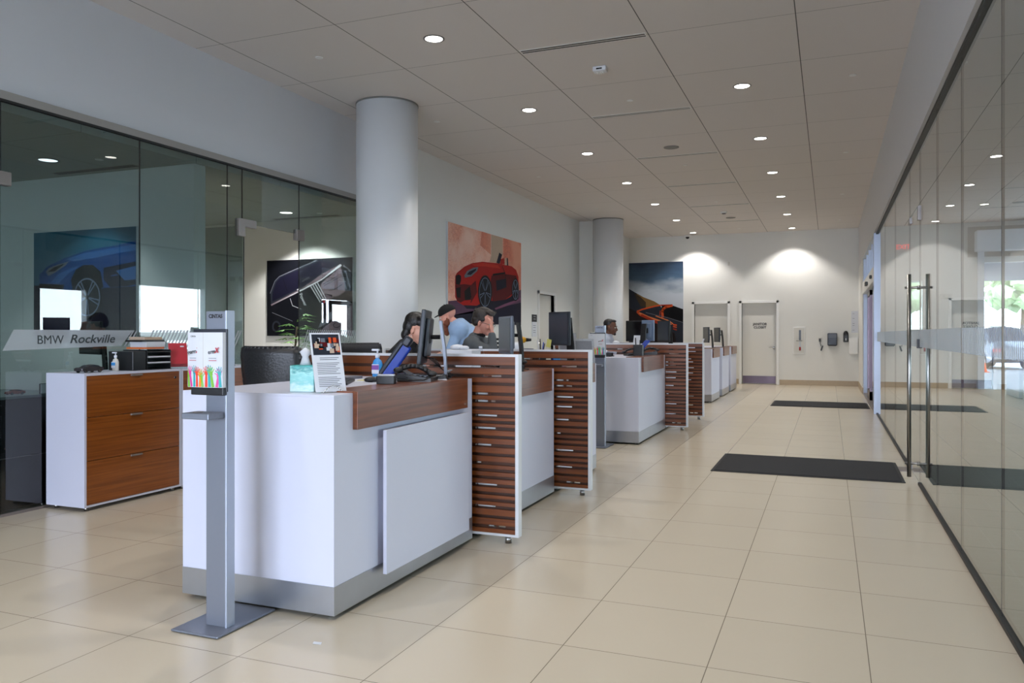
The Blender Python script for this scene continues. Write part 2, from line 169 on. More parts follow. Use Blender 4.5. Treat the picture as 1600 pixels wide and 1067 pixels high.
mat('hair_black',(20,16,15),.42,noise=.35,scale=90,bump=.4)
mat('hair_dark',(40,32,28),.5,noise=.4,scale=110,bump=.5)
mat('hair_auburn',(120,62,34),.6,noise=.35,scale=110,bump=.5)
mat('black_cloth',(16,16,18),.85,noise=.2,scale=60,bump=.2)
mat('blue_shirt',(150,178,214),.8,noise=.06,scale=18,bump=.25)
mat('grey_jacket',(84,88,92),.85,noise=.12,scale=25,bump=.25)
mat('light_shirt',(170,176,190),.8,noise=.06,scale=20)
mat('trousers',(36,38,46),.85,noise=.1)
mat('shoe',(18,16,15),.4)
mat('leaf',(96,150,48),.5,noise=.35,scale=12)
mat('leaf_dark',(150,168,122),.6,noise=.4,scale=2)
mat('tree_leaf',(168,182,140),.7,noise=.5,scale=1.5,bump=.6)
mat('bark',(80,66,52),.8,noise=.3)
mat('terracotta',(120,110,104),.6)
mat('asphalt',(150,150,150),.85,noise=.1)
mat('concrete',(196,196,192),.75,noise=.05,scale=4)
mat('lawn',(120,150,90),.9,noise=.3,scale=3)
mat('car_red',(170,28,36),.25,coat=.6,noise=.02)
mat('car_grey',(92,98,108),.25,coat=.6,noise=.02)
mat('car_blue',(52,64,88),.25,coat=.6,noise=.02)
mat('car_glass',(30,36,44),.1)
mat('tail_light',(210,40,30),.3)
mat('cone_orange',(240,96,30),.5)
mat('model_metal',(70,66,70),.25,metal=.5)
mat('rust_model',(120,50,24),.5)
mat('copper',(120,62,36),.5)
mat('sensor_white',(226,228,232),.45)
mat('socket',(205,203,196),.45)
mat('extinguisher_red',(150,22,22),.4)
mat('cabinet_glass_grey',(176,178,178),.3)
mat('exit_red',(220,50,44),.5,emit=(240,40,34),es=3)
wood('desk_wood',(96,50,26),(128,72,42),'Y',.3)
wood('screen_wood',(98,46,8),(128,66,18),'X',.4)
wood('screen_wood_shaded',(60,28,6),(84,42,12),'X',.5,coat=.1)  # same slat wood, recess shade put into the colour for the rear boards
wood('cabinet_wood',(118,60,14),(148,82,26),'Y',.36)
grid_mat('floor_tile',(201,190,170),(126,116,103),-1.6507,.5995,3.2056,.6096,.0038,.0038,.24,.5,.035)
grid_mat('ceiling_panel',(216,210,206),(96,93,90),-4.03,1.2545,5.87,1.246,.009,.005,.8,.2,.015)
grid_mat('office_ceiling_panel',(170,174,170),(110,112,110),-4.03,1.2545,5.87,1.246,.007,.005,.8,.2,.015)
grid_mat('paver',(112,112,102),(130,128,122),.75,.2,0,.1,.006,.006,.5,.4,.06)
glass('clear_glass',(.85,.90,.875),1.5)
glass('green_glass',(.70,.76,.755),1.5,.9)
glass('edge_glass',(.35,.55,.5),1.5)
glass('bottle_glass',(.92,.95,.98),1.45)
frost('frosted_film',(200,206,214),.42)
frost('grey_film',(150,156,164),.55)
emitm('lamp_lens',(255,250,240),9)
emitm('office_lens',(235,245,255),2.2)
mat('lamp_ring',(120,120,122),.4,metal=.5)
mat('slot_dark',(52,50,48),.6)
mat('slot_grey',(128,126,122),.6)
# printed colours
for n,c in dict(p_beige=(214,188,164),p_purple=(98,66,92),p_navy=(22,20,44),p_pink=(130,78,110),p_red=(186,26,20),p_red_dark=(96,12,18),p_red_light=(214,52,34),p_black=(10,10,14),p_grey=(120,124,136),p_tyre=(14,16,24),p_rim=(122,136,164),p_slate=(44,48,60),p_gold=(140,108,62),p_olive=(66,54,40),p_dark_brown=(38,30,32),p_orange=(232,92,44),p_orange_light=(246,140,84),p_orange_deep=(176,54,30),p_mauve=(124,108,118),p_white=(222,226,236),p_blue=(14,72,142),p_blue_light=(54,110,176),p_teal_light=(50,116,142)).items():
    mat(n,tuple(int(q*.86) for q in c),.65,noise=.06,scale=12,spec=.15)
brick('print_brick',(196,92,60),(224,140,104),(232,190,172))
brick('p_brick_dark',(176,60,36),(208,96,60),(214,140,112))
gradient('print_sky',[(0,(60,60,72)),(.3,(184,190,200)),(.62,(176,184,194)),(.8,(58,84,108)),(1,(14,36,62))],1.1,3.34,.3,1.6)
mat('print_night',(12,14,22),.6,noise=.5,scale=2,spec=.15)
gradient('print_teal',[(0,(8,30,50)),(.5,(20,84,110)),(1,(30,96,122))],1.3,2.4,.15)
gradient('tissue_print',[(0,(196,224,222)),(.35,(120,196,194)),(.6,(150,214,210)),(.8,(24,140,140)),(1,(60,176,170))],1.04,1.19,1.1,24)
# ------------------------------------------------------------------ mesh helpers
def box(bm,x0,x1,y0,y1,z0,z1,bev=0,mi=0):
    vs=[bm.verts.new(p) for p in ((x0,y0,z0),(x1,y0,z0),(x1,y1,z0),(x0,y1,z0),(x0,y0,z1),(x1,y0,z1),(x1,y1,z1),(x0,y1,z1))]
    fs=[bm.faces.new([vs[i] for i in f]) for f in ((0,3,2,1),(4,5,6,7),(0,1,5,4),(1,2,6,5),(2,3,7,6),(3,0,4,7))]
    for f in fs: f.material_index=mi
    if bev:
        es=list({e for f in fs for e in f.edges})
        r=bmesh.ops.bevel(bm,geom=es,offset=bev,segments=2,profile=.5,affect='EDGES')
        for f in r['faces']: f.material_index=mi
    return fs
def obox(bm,c,dx,dy,dz,R=None,bev=0):
    """box centred on c, turned by matrix R"""
    n0=len(bm.verts); b2=bmesh.new(); box(b2,-dx/2,dx/2,-dy/2,dy/2,-dz/2,dz/2,bev)
    M=Matrix.Translation(c)@(R.to_4x4() if R else Matrix.Identity(4)); merge(bm,b2,M)
def merge(bm,b2,M=None):
    mp={}
    for v in b2.verts: mp[v]=bm.verts.new((M@v.co) if M else v.co)
    for f in b2.faces:
        try:
            nf=bm.faces.new([mp[v] for v in f.verts]); nf.material_index=f.material_index; nf.smooth=f.smooth
        except ValueError: pass
    b2.free()
def cone(bm,p0,p1,r0,r1=None,n=20,caps=True,smooth=True):
    r1=r0 if r1 is None else r1
    p0=Vector(p0);p1=Vector(p1);d=(p1-p0).normalized()
    a=d.orthogonal().normalized();b=d.cross(a)
    A=[bm.verts.new(p0+(a*math.cos(2*PI*i/n)+b*math.sin(2*PI*i/n))*r0) for i in range(n)]
    B=[bm.verts.new(p1+(a*math.cos(2*PI*i/n)+b*math.sin(2*PI*i/n))*r1) for i in range(n)]
    for i in range(n):
        f=bm.faces.new((A[i],A[(i+1)%n],B[(i+1)%n],B[i])); f.smooth=smooth
    if caps: bm.faces.new(A[::-1]); bm.faces.new(B)
def tube(bm,pts,r,n=8):
    for a,b in zip(pts,pts[1:]): cone(bm,a,b,r,r,n)
    for p in pts[1:-1]: ball(bm,p,r,r,r,6)
def ball(bm,c,rx,ry,rz,n=12,R=None):
    M=Matrix.Translation(Vector(c))@(R.to_4x4() if R else Matrix.Identity(4))@Matrix.Diagonal((rx,ry,rz,1))
    r=bmesh.ops.create_uvsphere(bm,u_segments=n,v_segments=max(5,n//2+1),radius=1,matrix=M)
    for v in r['verts']:
        for f in v.link_faces: f.smooth=True
def lathe(bm,prof,c=(0,0,0),n=28,sx=1,sy=1):
    rings=[]
    for r,z in prof: rings.append([bm.verts.new((c[0]+r*sx*math.cos(2*PI*i/n),c[1]+r*sy*math.sin(2*PI*i/n),c[2]+z)) for i in range(n)])
    for a,b in zip(rings,rings[1:]):
        for i in range(n):
            f=bm.faces.new((a[i],a[(i+1)%n],b[(i+1)%n],b[i])); f.smooth=True
    bm.faces.new(rings[0][::-1]); bm.faces.new(rings[-1])
def prism(bm,pts,f3,d):
    """polygon pts (u,v) mapped by f3(u,v,t) and given thickness t 0..d"""
    A=[bm.verts.new(f3(u,v,0)) for u,v in pts]; B=[bm.verts.new(f3(u,v,d)) for u,v in pts]
    n=len(pts); bm.faces.new(A[::-1]); bm.faces.new(B)
    for i in range(n): bm.faces.new((A[i],A[(i+1)%n],B[(i+1)%n],B[i]))
def fixn(bm): bmesh.ops.recalc_face_normals(bm,faces=bm.faces[:])
def obj(name,bm,m,parent=None,fix=True,label=None,smooth=None):
    if fix: fixn(bm)
    me=bpy.data.meshes.new(name); bm.to_mesh(me); bm.free()
    for q in (m if isinstance(m,(list,tuple)) else [m]): me.materials.append(MATS[q])
    o=bpy.data.objects.new(name,me); C.objects.link(o)
    if parent: o.parent=parent
    if label: o['label']=label
    return o
def O(name,fn,m,parent=None,**k):
    bm=bmesh.new(); fn(bm); return obj(name,bm,m,parent,**k)
def B(name,x0,x1,y0,y1,z0,z1,m,parent=None,bev=0,**k):
    bm=bmesh.new(); box(bm,x0,x1,y0,y1,z0,z1,bev); return obj(name,bm,m,parent,**k)
def thing(name,label,cat,loc=(0,0,0),rz=0,group=None):
    o=bpy.data.objects.new(name,None); o.empty_display_size=.1; C.objects.link(o); o.location=loc; o.rotation_euler=(0,0,rz)
    o['label']=label; o['category']=cat
    if group: o['group']=group
    return o
def tag(o,label,cat,group=None,kind=None):
    o['label']=label; o['category']=cat
    if group: o['group']=group
    if kind: o['kind']=kind
    return o
def struct(o,label=None,cat=None):
    o['kind']='structure'
    if label: o['label']=label
    if cat: o['category']=cat
    return o
def dup(root,loc=None,rz=None,label=None,group=None):
    def cp(o,p):
        c=o.copy(); C.objects.link(c)
        if p: c.parent=p
        for ch in list(o.children): cp(ch,c)
        return c
    r=cp(root,None)
    if loc is not None: r.location=loc
    if rz is not None: r.rotation_euler=(0,0,rz)
    if label: r['label']=label
    if group: r['group']=group
    return r
def baked(o,*mods):
    """apply modifiers through the depsgraph, leaving one plain mesh"""
    for t,kw in mods:
        md=o.modifiers.new('m',t)
        for k,v in kw.items(): setattr(md,k,v)
    dg=bpy.context.evaluated_depsgraph_get(); dg.update()
    me=bpy.data.meshes.new_from_object(o.evaluated_get(dg)); o.modifiers.clear(); o.data=me
    for p in me.polygons: p.use_smooth=True
    return o
def text(name,s,size,M,m,parent=None,ext=.0008,shear=0,sx=1,bold=0):
    cu=bpy.data.curves.new(name,'FONT'); cu.body=s; cu.size=size; cu.extrude=ext; cu.align_x='CENTER'; cu.align_y='CENTER'; cu.shear=shear; cu.offset=bold
    t=bpy.data.objects.new(name,cu); C.objects.link(t)
    dg=bpy.context.evaluated_depsgraph_get(); dg.update(); me=bpy.data.meshes.new_from_object(t.evaluated_get(dg))
    C.objects.unlink(t); bpy.data.objects.remove(t)
    me.transform(M@Matrix.Diagonal((sx,1,1,1))); me.materials.clear(); me.materials.append(MATS[m])
    o=bpy.data.objects.new(name,me); C.objects.link(o)
    if parent: o.parent=parent
    return o
def face_south(x,y,z):   # text plane seen from -Y
    return Matrix.Translation((x,y,z))@Matrix.Rotation(PI/2,4,'X')
def face_east(x,y,z):    # text plane on a wall at -X, seen from +X; reads towards +Y
    return Matrix.Translation((x,y,z))@Matrix.Rotation(PI/2,4,'Z')@Matrix.Rotation(PI/2,4,'X')
def wallbox(bm,axis,a0,a1,t0,t1,z0,z1,holes):
    """wall with rectangular holes; axis 'X' or 'Y' is its long direction; holes (a0,a1,z0,z1)"""
    hs=sorted(holes); cur=a0
    def bb(p,q,zz0,zz1):
        if q-p<1e-4 or zz1-zz0<1e-4: return
        if axis=='X': box(bm,p,q,t0,t1,zz0,zz1)
        else: box(bm,t0,t1,p,q,zz0,zz1)
    for h in hs:
        bb(cur,h[0],z0,z1); bb(h[0],h[1],z0,h[2]); bb(h[0],h[1],h[3],z1); cur=h[1]
    bb(cur,a1,z0,z1)
# ------------------------------------------------------------------ the setting
XW=-5.59; XG=-5.56; XR=.737; YF=22.0; YB=-7.0; H=4.04; HG=3.03; XD=8.5
struct(B('floor',-9.6,XR+.02,YB,YF+.3,-.1,0,'floor_tile'),'polished beige square tiled floor of the showroom lobby','floor')
struct(B('floor',XR+.02,XD+.2,YB,YF+.3,-.1,-.002,'paver'),'grey paved floor of the service drive beyond the glass','floor')
struct(B('ceiling',XW-.1,XR+.1,YB,YF+.3,H,H+.1,'ceiling_panel'),'pale grey square panel ceiling over the lobby','ceiling')
struct(B('ceiling',XR+.1,XD+.2,YB,YF+.3,H,H+.1,'ceiling_panel'),'ceiling over the service drive beyond the right glass','ceiling')
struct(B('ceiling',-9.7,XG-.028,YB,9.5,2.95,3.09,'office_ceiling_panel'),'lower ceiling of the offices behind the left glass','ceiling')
# left wall: header above the offices, then full wall with one door
struct(B('wall_left_header',XW-.12,XW,YB,9.3,HG+.055,H,'header_paint'),'grey white wall band above the left office glass','wall')
def f(bm): wallbox(bm,'Y',9.3,18.3,XW-.15,XW,0,H,[(15.42,16.42,0,2.17)])
struct(O('wall_left',f,'wall_paint'),'long white left wall behind the service counters','wall')
struct(B('wall_pilaster',XW-.15,-5.25,18.3,YF,0,H,'wall_paint'),'white wall projection behind the far round column','wall')
def f(bm): wallbox(bm,'X',-5.25,XR+.1,YF,YF+.2,0,H,[(-3.433,-2.55,0,2.16),(-2.181,-1.3,0,2.165)])
struct(O('wall_far',f,'wall_paint'),'white far wall of the lobby with two doors','wall')
struct(B('light_stop_far',-5.3,XR+.1,YF+.2,YF+.26,0,H,'wall_paint')); struct(B('light_stop_left',XW-.22,XW-.15,9.3,18.3,0,H,'wall_paint'))  # unseen slabs added to keep sky light from leaking round the doors
struct(B('wall_right_header',.69,.80,YB,YF,HG-.02,H,'header_paint'),'grey wall band above the right glass wall','wall')
struct(B('wall_right',.69,.83,19.4,YF,0,HG-.02,'wall_paint'),'short white wall end beside the sliding door','wall')
# back of the lobby: tall street window behind the viewer
def f(bm): wallbox(bm,'X',XW-.12,XR+.1,YB-.2,YB,0,H,[(-5.3,-2.6,.15,3.3),(-2.3,.4,.15,3.3)])
struct(O('wall_near',f,'wall_paint'),None)
# offices
struct(B('wall_office_back',-9.7,-9.6,YB,9.5,0,3.0,'wall_paint'))
struct(B('wall_office_divider',-9.6,-5.615,5.87,6.02,0,2.95,'wall_paint'),'white dividing wall between the two glass fronted offices','wall')
struct(B('wall_office_end',-9.6,-5.62,9.3,9.45,0,2.95,'wall_paint'),'white end wall of the second office carrying the engine picture','wall')
struct(B('wall_office_near',-9.6,-5.62,YB,YB+.1,0,2.95,'wall_paint'))
# service drive beyond the right glass
def f(bm): wallbox(bm,'X',XR+.1,XD+.2,YF,YF+.2,0,H,[(1.80,2.14,1.45,2.66),(3.46,7.9,0,3.06)])
struct(O('wall_drive_far',f,'wall_paint'),'far wall of the service drive with the open vehicle door','wall')
def f(bm): wallbox(bm,'Y',YB,YF,XD,XD+.2,0,H,[(0,3,.0,2.6),(14.97,16.4,0,2.57),(18.25,21.0,0,2.85)])
struct(O('wall_drive_side',f,'wall_paint'))
struct(B('wall_drive_near',XR+.1,XD+.2,YB-.2,YB,0,H,'wall_paint'))
# base tiles
def base(name,x0,x1,y0,y1): struct(B(name,x0,x1,y0,y1,0,.135,'beige_base'),None)
base('baseboard_far',-2.47,-2.26,YF-.012,YF); base('baseboard_far',-1.22,.69,YF-.012,YF)
base('baseboard_far',-5.25,-3.52,YF-.012,YF); base('baseboard_right',.678,.69,19.4,YF-.012)
base('baseboard_left',XW,XW+.012,9.2,15.3); base('baseboard_left',XW,XW+.012,16.5,18.3)
base('baseboard_right',.678,.84,19.388,19.4)
base('baseboard_drive',.84,3.3,YF-.012,YF)
# top trim of left glass
struct(B('trim_1',XG-.05,XG+.02,YB,9.25,HG-.005,HG+.055,'trim_taupe'),'brushed metal channel along the top of the left glass wall','trim')
struct(B('trim_2',XG-.012,XG+.012,YB,3.0,0,.02,'black_gasket')); struct(B('trim_3',XG-.012,XG+.012,3.93,6.47,0,.02,'nickel'))
struct(B('trim_4',XR-.014,XR+.03,YB,7.8,0,.022,'black_gasket'),'dark floor channel under the near right glass','trim')
struct(B('trim_5',XR-.014,XR+.03,8.76,14.45,0,.022,'black_gasket'),'dark floor channel under the far right glass','trim')
struct(B('trim_6',XR-.02,XR+.035,YB,14.45,HG-.045,HG-.02,'black_gasket'),'dark head channel above the right glass','trim')
struct(B('trim_7',XG-.02,XG+.02,YB,9.25,HG-.022,HG-.005,'black_gasket'))
# ---- glass walls: each pane
wn=[0]
def pane(x,y0,y1,z0,z1,m,lab,th=.012):
    wn[0]+=1
    o=struct(B('window_%d'%wn[0],x,x+th,y0,y1,z0,z1,m),lab,'glass pane'); return o
GZ=HG-.022
def film(x,y0,y1,z0,z1,parent,m='frosted_film',label=None):
    return B('frosted_band',x,x+.0012,y0,y1,z0,z1,m,parent,label=label)
def stripes(x,y0,y1,z0,z1,parent,pitch=.06,w=.028,lean=.09,taper=True,m='frosted_film'):
    bm=bmesh.new(); y=y0
    while y<y1:
        a,b=y,y+w; c,d=y+lean,y+lean+(w*.35 if taper else w)
        q=[(a,z0),(b,z0),(d,z1),(c,z1)] if not taper else [(a,z0),(a+w*.4,z0),(y+lean+w,z1),(c,z1)]
        if q[2][0]<=y1:
            A=[bm.verts.new((x,p,z)) for p,z in q]; Bv=[bm.verts.new((x+.0012,p,z)) for p,z in q]
            bm.faces.new(A);bm.faces.new(Bv[::-1])
            for i in range(4): bm.faces.new((A[i],A[(i+1)%4],Bv[(i+1)%4],Bv[i]))
        y+=pitch
    return obj('frosted_stripes',bm,m,parent)
g='green_glass'
p=pane(XG-.006,YB,.6,.0,GZ,g,None); p=pane(XG-.006,.604,2.99,.0,GZ,g,None)
p=pane(XG-.006,3.936,5.177,.0,GZ,g,'office glass pane printed with the dealership name')
# band with the name: film behind, letters stay clear-dark
bm=bmesh.new(); q=[(4.02,1.205),(5.06,1.23),(5.177,1.357),(4.105,1.357)]
film_x=XG+.0075
def fp(u,v,t): return (film_x+t,u,v)
prism(bm,[(3.945,1.203),(4.98,1.227),(5.10,1.357),(4.03,1.357)],fp,.0012); fb=obj('frosted_band',bm,'frosted_film',p)
fb['label']='frosted film band with dealership lettering'
stripes(film_x,5.01,5.177,1.225,1.357,p,.036,.017,.09,False)
M=face_east(film_x+.002,4.325,1.278)
text('lettering','BMW',.095,M,'letter_grey',p,.0004,0,1.0,0)
text('lettering','Rockville',.095,face_east(film_x+.002,4.70,1.283),'letter_grey',p,.0004,.25,1.22,.0012)
p=pane(XG-.006,5.181,6.255,.0,GZ,g,'plain office glass pane beside the dealership name pane')
stripes(film_x,5.19,6.25,1.13,1.36,p,.04,.02,.13,True)
p=pane(XG-.006,6.259,6.47,.0,GZ,g,'narrow glass pane beside the open office door')
stripes(film_x,6.27,6.46,1.13,1.36,p,.04,.02,.13,True)
p=pane(XG-.006,6.474,7.402,2.455,GZ,g,'glass transom over the open office door')
p=pane(XG-.006,7.406,9.25,.0,GZ,g,'office glass pane ending behind the near round column')
stripes(film_x,7.42,9.2,1.10,1.375,p,.04,.02,.13,True)
# closed leaf of the first office, behind frame edge, with its clamp
p=pane(XG-.006,2.994,3.932,.0,2.45,g,'closed glass door leaf of the first office'); 
p2=pane(XG-.006,2.994,3.932,2.455,GZ,g,None)
def clamp(name,y0,y1,z0,z1,lab,notch=0):
    bm=bmesh.new(); box(bm,XG-.03,XG+.03,y0,y1,z0,z1,.004)
    if notch:
        box(bm,XG-.03,XG+.03,y0,y0+.09,z0-.1,z0+.01,.004)
    o=obj(name,bm,'nickel'); return tag(o,lab,'glass fitting',group=None)
clamp('glass_clamp',3.87,4.0,2.40,2.50,'brushed metal glass clamp at the left picture edge')
clamp('glass_clamp',6.40,6.66,2.42,2.50,'large brushed metal hinge clamp over the open office door',1)
clamp('glass_clamp',7.34,7.47,2.38,2.50,'small square metal clamp right of the open office door')
# the open office door leaf, swung into the office
t=thing('office_door','frameless glass office door swung open into the second office','door',(XG-.03,6.53,0))
B('door_glass',-.88,0,-.006,.006,.01,2.44,'edge_glass' if 0 else 'green_glass',t); B('floor_pivot',-.12,0,-.02,.02,.002,.09,'nickel',t)
B('glass_edge',0.0,.004,-.006,.006,.01,2.44,'black_gasket',t); B('glass_edge',-.884,-.88,-.006,.006,.01,2.44,'black_gasket',t)
# right glass wall
ys=[YB,-2.6,-.6,1.3,2.9,4.23,5.43,6.6,7.79]
labs=[None,None,None,None,'nearest pane of the right glass wall, cut by the picture edge','right glass pane third from the glass door','right glass pane second from the glass door','right glass pane directly before the glass door']
for i in range(8):
    p=pane(XR,ys[i]+.003,ys[i+1]-.003,.022,HG-.045,'clear_glass',labs[i])
    stripes(XR-.0015,max(ys[i],1.)+.01,ys[i+1]-.01,1.21,1.36,p,.038,.019,.0,False) if 1<ys[i+1]<6.0 else None
    if ys[i+1]>5.9: film(XR-.0015,ys[i]+.01,ys[i+1]-.01,1.21,1.362,p,'frosted_film')
p=pane(XR,7.80,8.75,2.465,HG-.045,'clear_glass','glass transom above the right glass door')
ys=[8.76,10.6,12.5,14.44]
for i in range(3):
    p=pane(XR,ys[i]+.003,ys[i+1]-.003,.022,HG-.045,'clear_glass',['glass pane directly beyond the right glass door','second glass pane beyond the right glass door','last right glass pane beside the metal post'][i])
    film(XR-.0015,ys[i]+.01,ys[i+1]-.01,1.21,1.362,p)
# dark silicone joints
def joint(x,y,z0,z1): struct(B('trim_joint',x-.0005,x+.0125,y-.0022,y+.0022,z0,z1,'black_gasket'))
for y in (1.3,2.9,4.23,5.43,6.6,10.6,12.5): joint(XR,y,.022,HG-.045)
for y in (7.795,8.755): joint(XR,y,.022 if y<8 else .022,HG-.045)
for y in (.602,5.179,6.257): joint(XG-.006,y,0,GZ)
for y in (6.472,7.404,3.934,2.992): joint(XG-.006,y,2.455 if y!=7.404 else 0,GZ)
# glass door with pull handles
t=thing('glass_door','frameless glass entrance door with tall metal pull handles','door',(XR,7.80,0))
B('door_glass',0,.012,.003,.945,.02,2.455,'clear_glass',t)
B('frosted_band',-.0015,-.0003,.01,.94,1.21,1.362,'frosted_film',t)
def pull(sx):
    bm=bmesh.new(); cone(bm,(sx,.10,.05),(sx,.10,1.86),.0175,n=18); return obj('pull_handle',bm,'steel',t)
pull(-.075); pull(.087)
for z in (.17,1.74):
    bm=bmesh.new(); cone(bm,(-.11,.10,z),(.122,.10,z),.0115,n=14); cone(bm,(-.012,.10,z),(.024,.10,z),.02,n=14); obj('handle_standoff',bm,'steel',t)
B('lock_block',-.02,.03,.0,.05,1.2,1.28,'black_plastic',t)
B('top_pivot',-.012,.024,.80,.945,2.40,2.455,'nickel',t); B('floor_pivot',-.012,.024,.80,.945,.02,.075,'nickel',t)
clampo=B('top_patch',-.014,.026,.0,.06,2.33,2.455,'nickel',t)
o=B('floor_plate',XR-.15,XR-.015,8.5,8.78,0.0,.004,'nickel'); tag(o,'flat metal floor plate beside the glass door','floor plate')
# metal post and the sliding entrance
o=B('metal_post',XR-.05,XR+.11,14.46,14.66,0,HG-.02,'anodised_light'); struct(o,'pale metal mullion post at the end of the glass wall','post')
t=thing('sliding_door','automatic sliding entrance door in dark bronze metal frame','door',(XR,14.66,0)); 
B('header_box',-.05,.13,.02,4.7,2.22,2.48,'white_trim',t,.01)
B('sensor',-.10,-.05,2.0,2.35,2.27,2.34,'black_plastic',t,.01)
B('sensor',-.09,-.05,.5,.62,2.30,2.36,'black_plastic',t,.01)
for y in (.55,1.62,2.7,3.76): 
    B('transom_bar',-.01,.06,y-.03,y+.03,2.48,HG-.02,'anodised_light',t)
B('transom_glass',.02,.03,.02,4.7,2.48,HG-.03,'clear_glass',t)
for y0 in (.04,2.4): 
    f=thing; 
    bm=bmesh.new()
    for a,b in ((y0,y0+.09),(y0+1.02,y0+1.11)): box(bm,0,.05,a,b,.03,2.2)
    box(bm,0,.05,y0,y0+1.11,.03,.2); box(bm,0,.05,y0,y0+1.11,2.1,2.2)
    lf=obj('door_leaf',bm,'bronze_metal',t); B('leaf_glass',.02,.03,y0+.09,y0+1.02,.2,2.1,'clear_glass',lf)
for y0 in (1.15,3.5):
    bm=bmesh.new()
    for a,b in ((y0,y0+.07),(y0+1.1,y0+1.17)): box(bm,.06,.1,a,b,.03,2.2)
    box(bm,.06,.1,y0,y0+1.17,.03,.13); box(bm,.06,.1,y0,y0+1.17,2.12,2.2)
    lf=obj('side_leaf',bm,'bronze_metal',t); B('leaf_glass',.075,.085,y0+.07,y0+1.1,.13,2.12,'clear_glass',lf)
B('frame_post',-.03,.12,4.62,4.74,0,HG-.02,'anodised_light',t)
B('threshold',-.04,.12,.02,4.62,0,.025,'nickel',t)
# ---- doors
def framed_door(name,x0,x1,zt,label,kick,txt=None):
    t=thing(name,label,'door',(0,YF,0)); t['kind']='structure'
    fr=bmesh.new(); 
    for a,b in ((x0-.065,x0),(x1,x1+.065)): box(fr,a,b,-.03,.12,0,zt+.065,.004)
    box(fr,x0-.065,x1+.065,-.03,.12,zt,zt+.065,.004); obj('door_frame',fr,'white_trim',t)
    B('door_leaf',x0+.003,x1-.003,.07,.12,.008,zt-.003,'door_paint',t)
    if kick: B('kick_plate',x0+.02,x1-.02,.062,.07,.02,.22,'bronze_metal',t)
    bm=bmesh.new(); ball(bm,(x1-.07,.02,.98),.035,.02,.035,12); cone(bm,(x1-.07,.07,.98),(x1-.07,.02,.98),.022,n=12); cone(bm,(x1-.07,.02,.98),(x1-.19,.018,.98),.011,n=10)
    obj('lever_handle',bm,'chrome',t)
    if txt:
        for i,s in enumerate(txt): text('lettering',s,.085,face_south((x0+x1)/2+.02,.067,1.60-.09*i),'ink',t,.0006,0,1.05,.002)
    return t
framed_door('door_1',-3.433,-2.55,2.155,'white far wall door partly hidden by the counter screens',False)
framed_door('door_2',-2.181,-1.3,2.16,'white janitor closet door with metal kick plate',True,('JANITOR','CLOSET'))
t=thing('door_3','white door in the left wall behind the counters','door',(XW,15.42,0)); t['kind']='structure'
fr=bmesh.new()
for a,b in ((-.06,0),(1.0,1.06)): box(fr,-.14,.03,a,b,0,2.23,.004)
box(fr,-.14,.03,-.06,1.06,2.17,2.23,.004); obj('door_frame',fr,'white_trim',t)
B('door_leaf',-.12,-.07,.003,.997,.008,2.167,'door_paint',t)
bm=bmesh.new(); cone(bm,(-.07,.09,1.0),(-.02,.09,1.0),.02,n=12); cone(bm,(-.02,.09,1.0),(-.02,.2,1.0),.011,n=10); obj('lever_handle',bm,'chrome',t)
# drive: vehicle door surround, exit sign, door seen through glass
struct(B('painted_shadow_gap',3.12,8.3,YF-.03,YF,3.2,3.93,'taupe_shadow_gap'))  # shade of the gap round the door housing, painted as a taupe box
struct(B('trim_8',3.26,8.1,YF-.42,YF-.03,3.32,3.80,'label_white'),'pale metal housing of the roll up vehicle door','trim')
struct(B('trim_9',3.32,3.46,YF-.10,YF-.03,0,3.32,'label_white'),'pale jamb of the vehicle door','trim')
struct(B('trim_10',7.9,8.04,YF-.06,YF,0,3.32,'white_trim'))
struct(B('trim_11',1.76,2.18,YF-.03,YF,1.41,1.45,'white_trim')); struct(B('window_40',1.80,2.14,YF+.09,YF+.10,1.45,2.66,'clear_glass'),'small window onto the trees in the service drive wall','window')
t=thing('exit_sign','red lettered exit sign beyond the right glass','exit sign',(1.70,YF-.1,3.50)); B('sign_box',-.17,.17,0,.06,-.1,.1,'white_trim',t,.005)
text('lettering','EXIT',.16,face_south(0,-.003,-.002),'exit_red',t,.001,0,1.0,.004); B('bracket',-.03,.03,.06,.10,-.03,.1,'white_trim',t)
t=thing('emergency_light','twin head emergency light box on the service drive wall','emergency light',(2.66,YF-.07,2.26)); B('light_box',-.13,.13,0,.07,-.06,.06,'socket',t,.01)
for s in (-1,1):
    bm=bmesh.new(); lathe(bm,[(.028,0),(.032,.02),(.032,.022)],n=14); bm.transform(Matrix.Translation((s*.06,-.0,0))@Matrix.Rotation(PI/2,4,'X')); obj('lamp_head',bm,'cabinet_glass_grey',t)
# ---- columns
for x,y,n,l in ((-4.87,8.17,.362,'large round white column beside the left glass wall'),(-4.86,18.25,.353,'round white column near the far left corner')):
    bm=bmesh.new(); lathe(bm,[(n,0),(n,H-.018)],(x,y,0),64); o=obj('round_column',bm,'column_paint'); struct(o,l,'column')
    bm=bmesh.new(); lathe(bm,[(n+.006,H-.018),(n+.006,H)],(x,y,0),64); o2=obj('column_collar',bm,'slot_grey',o)
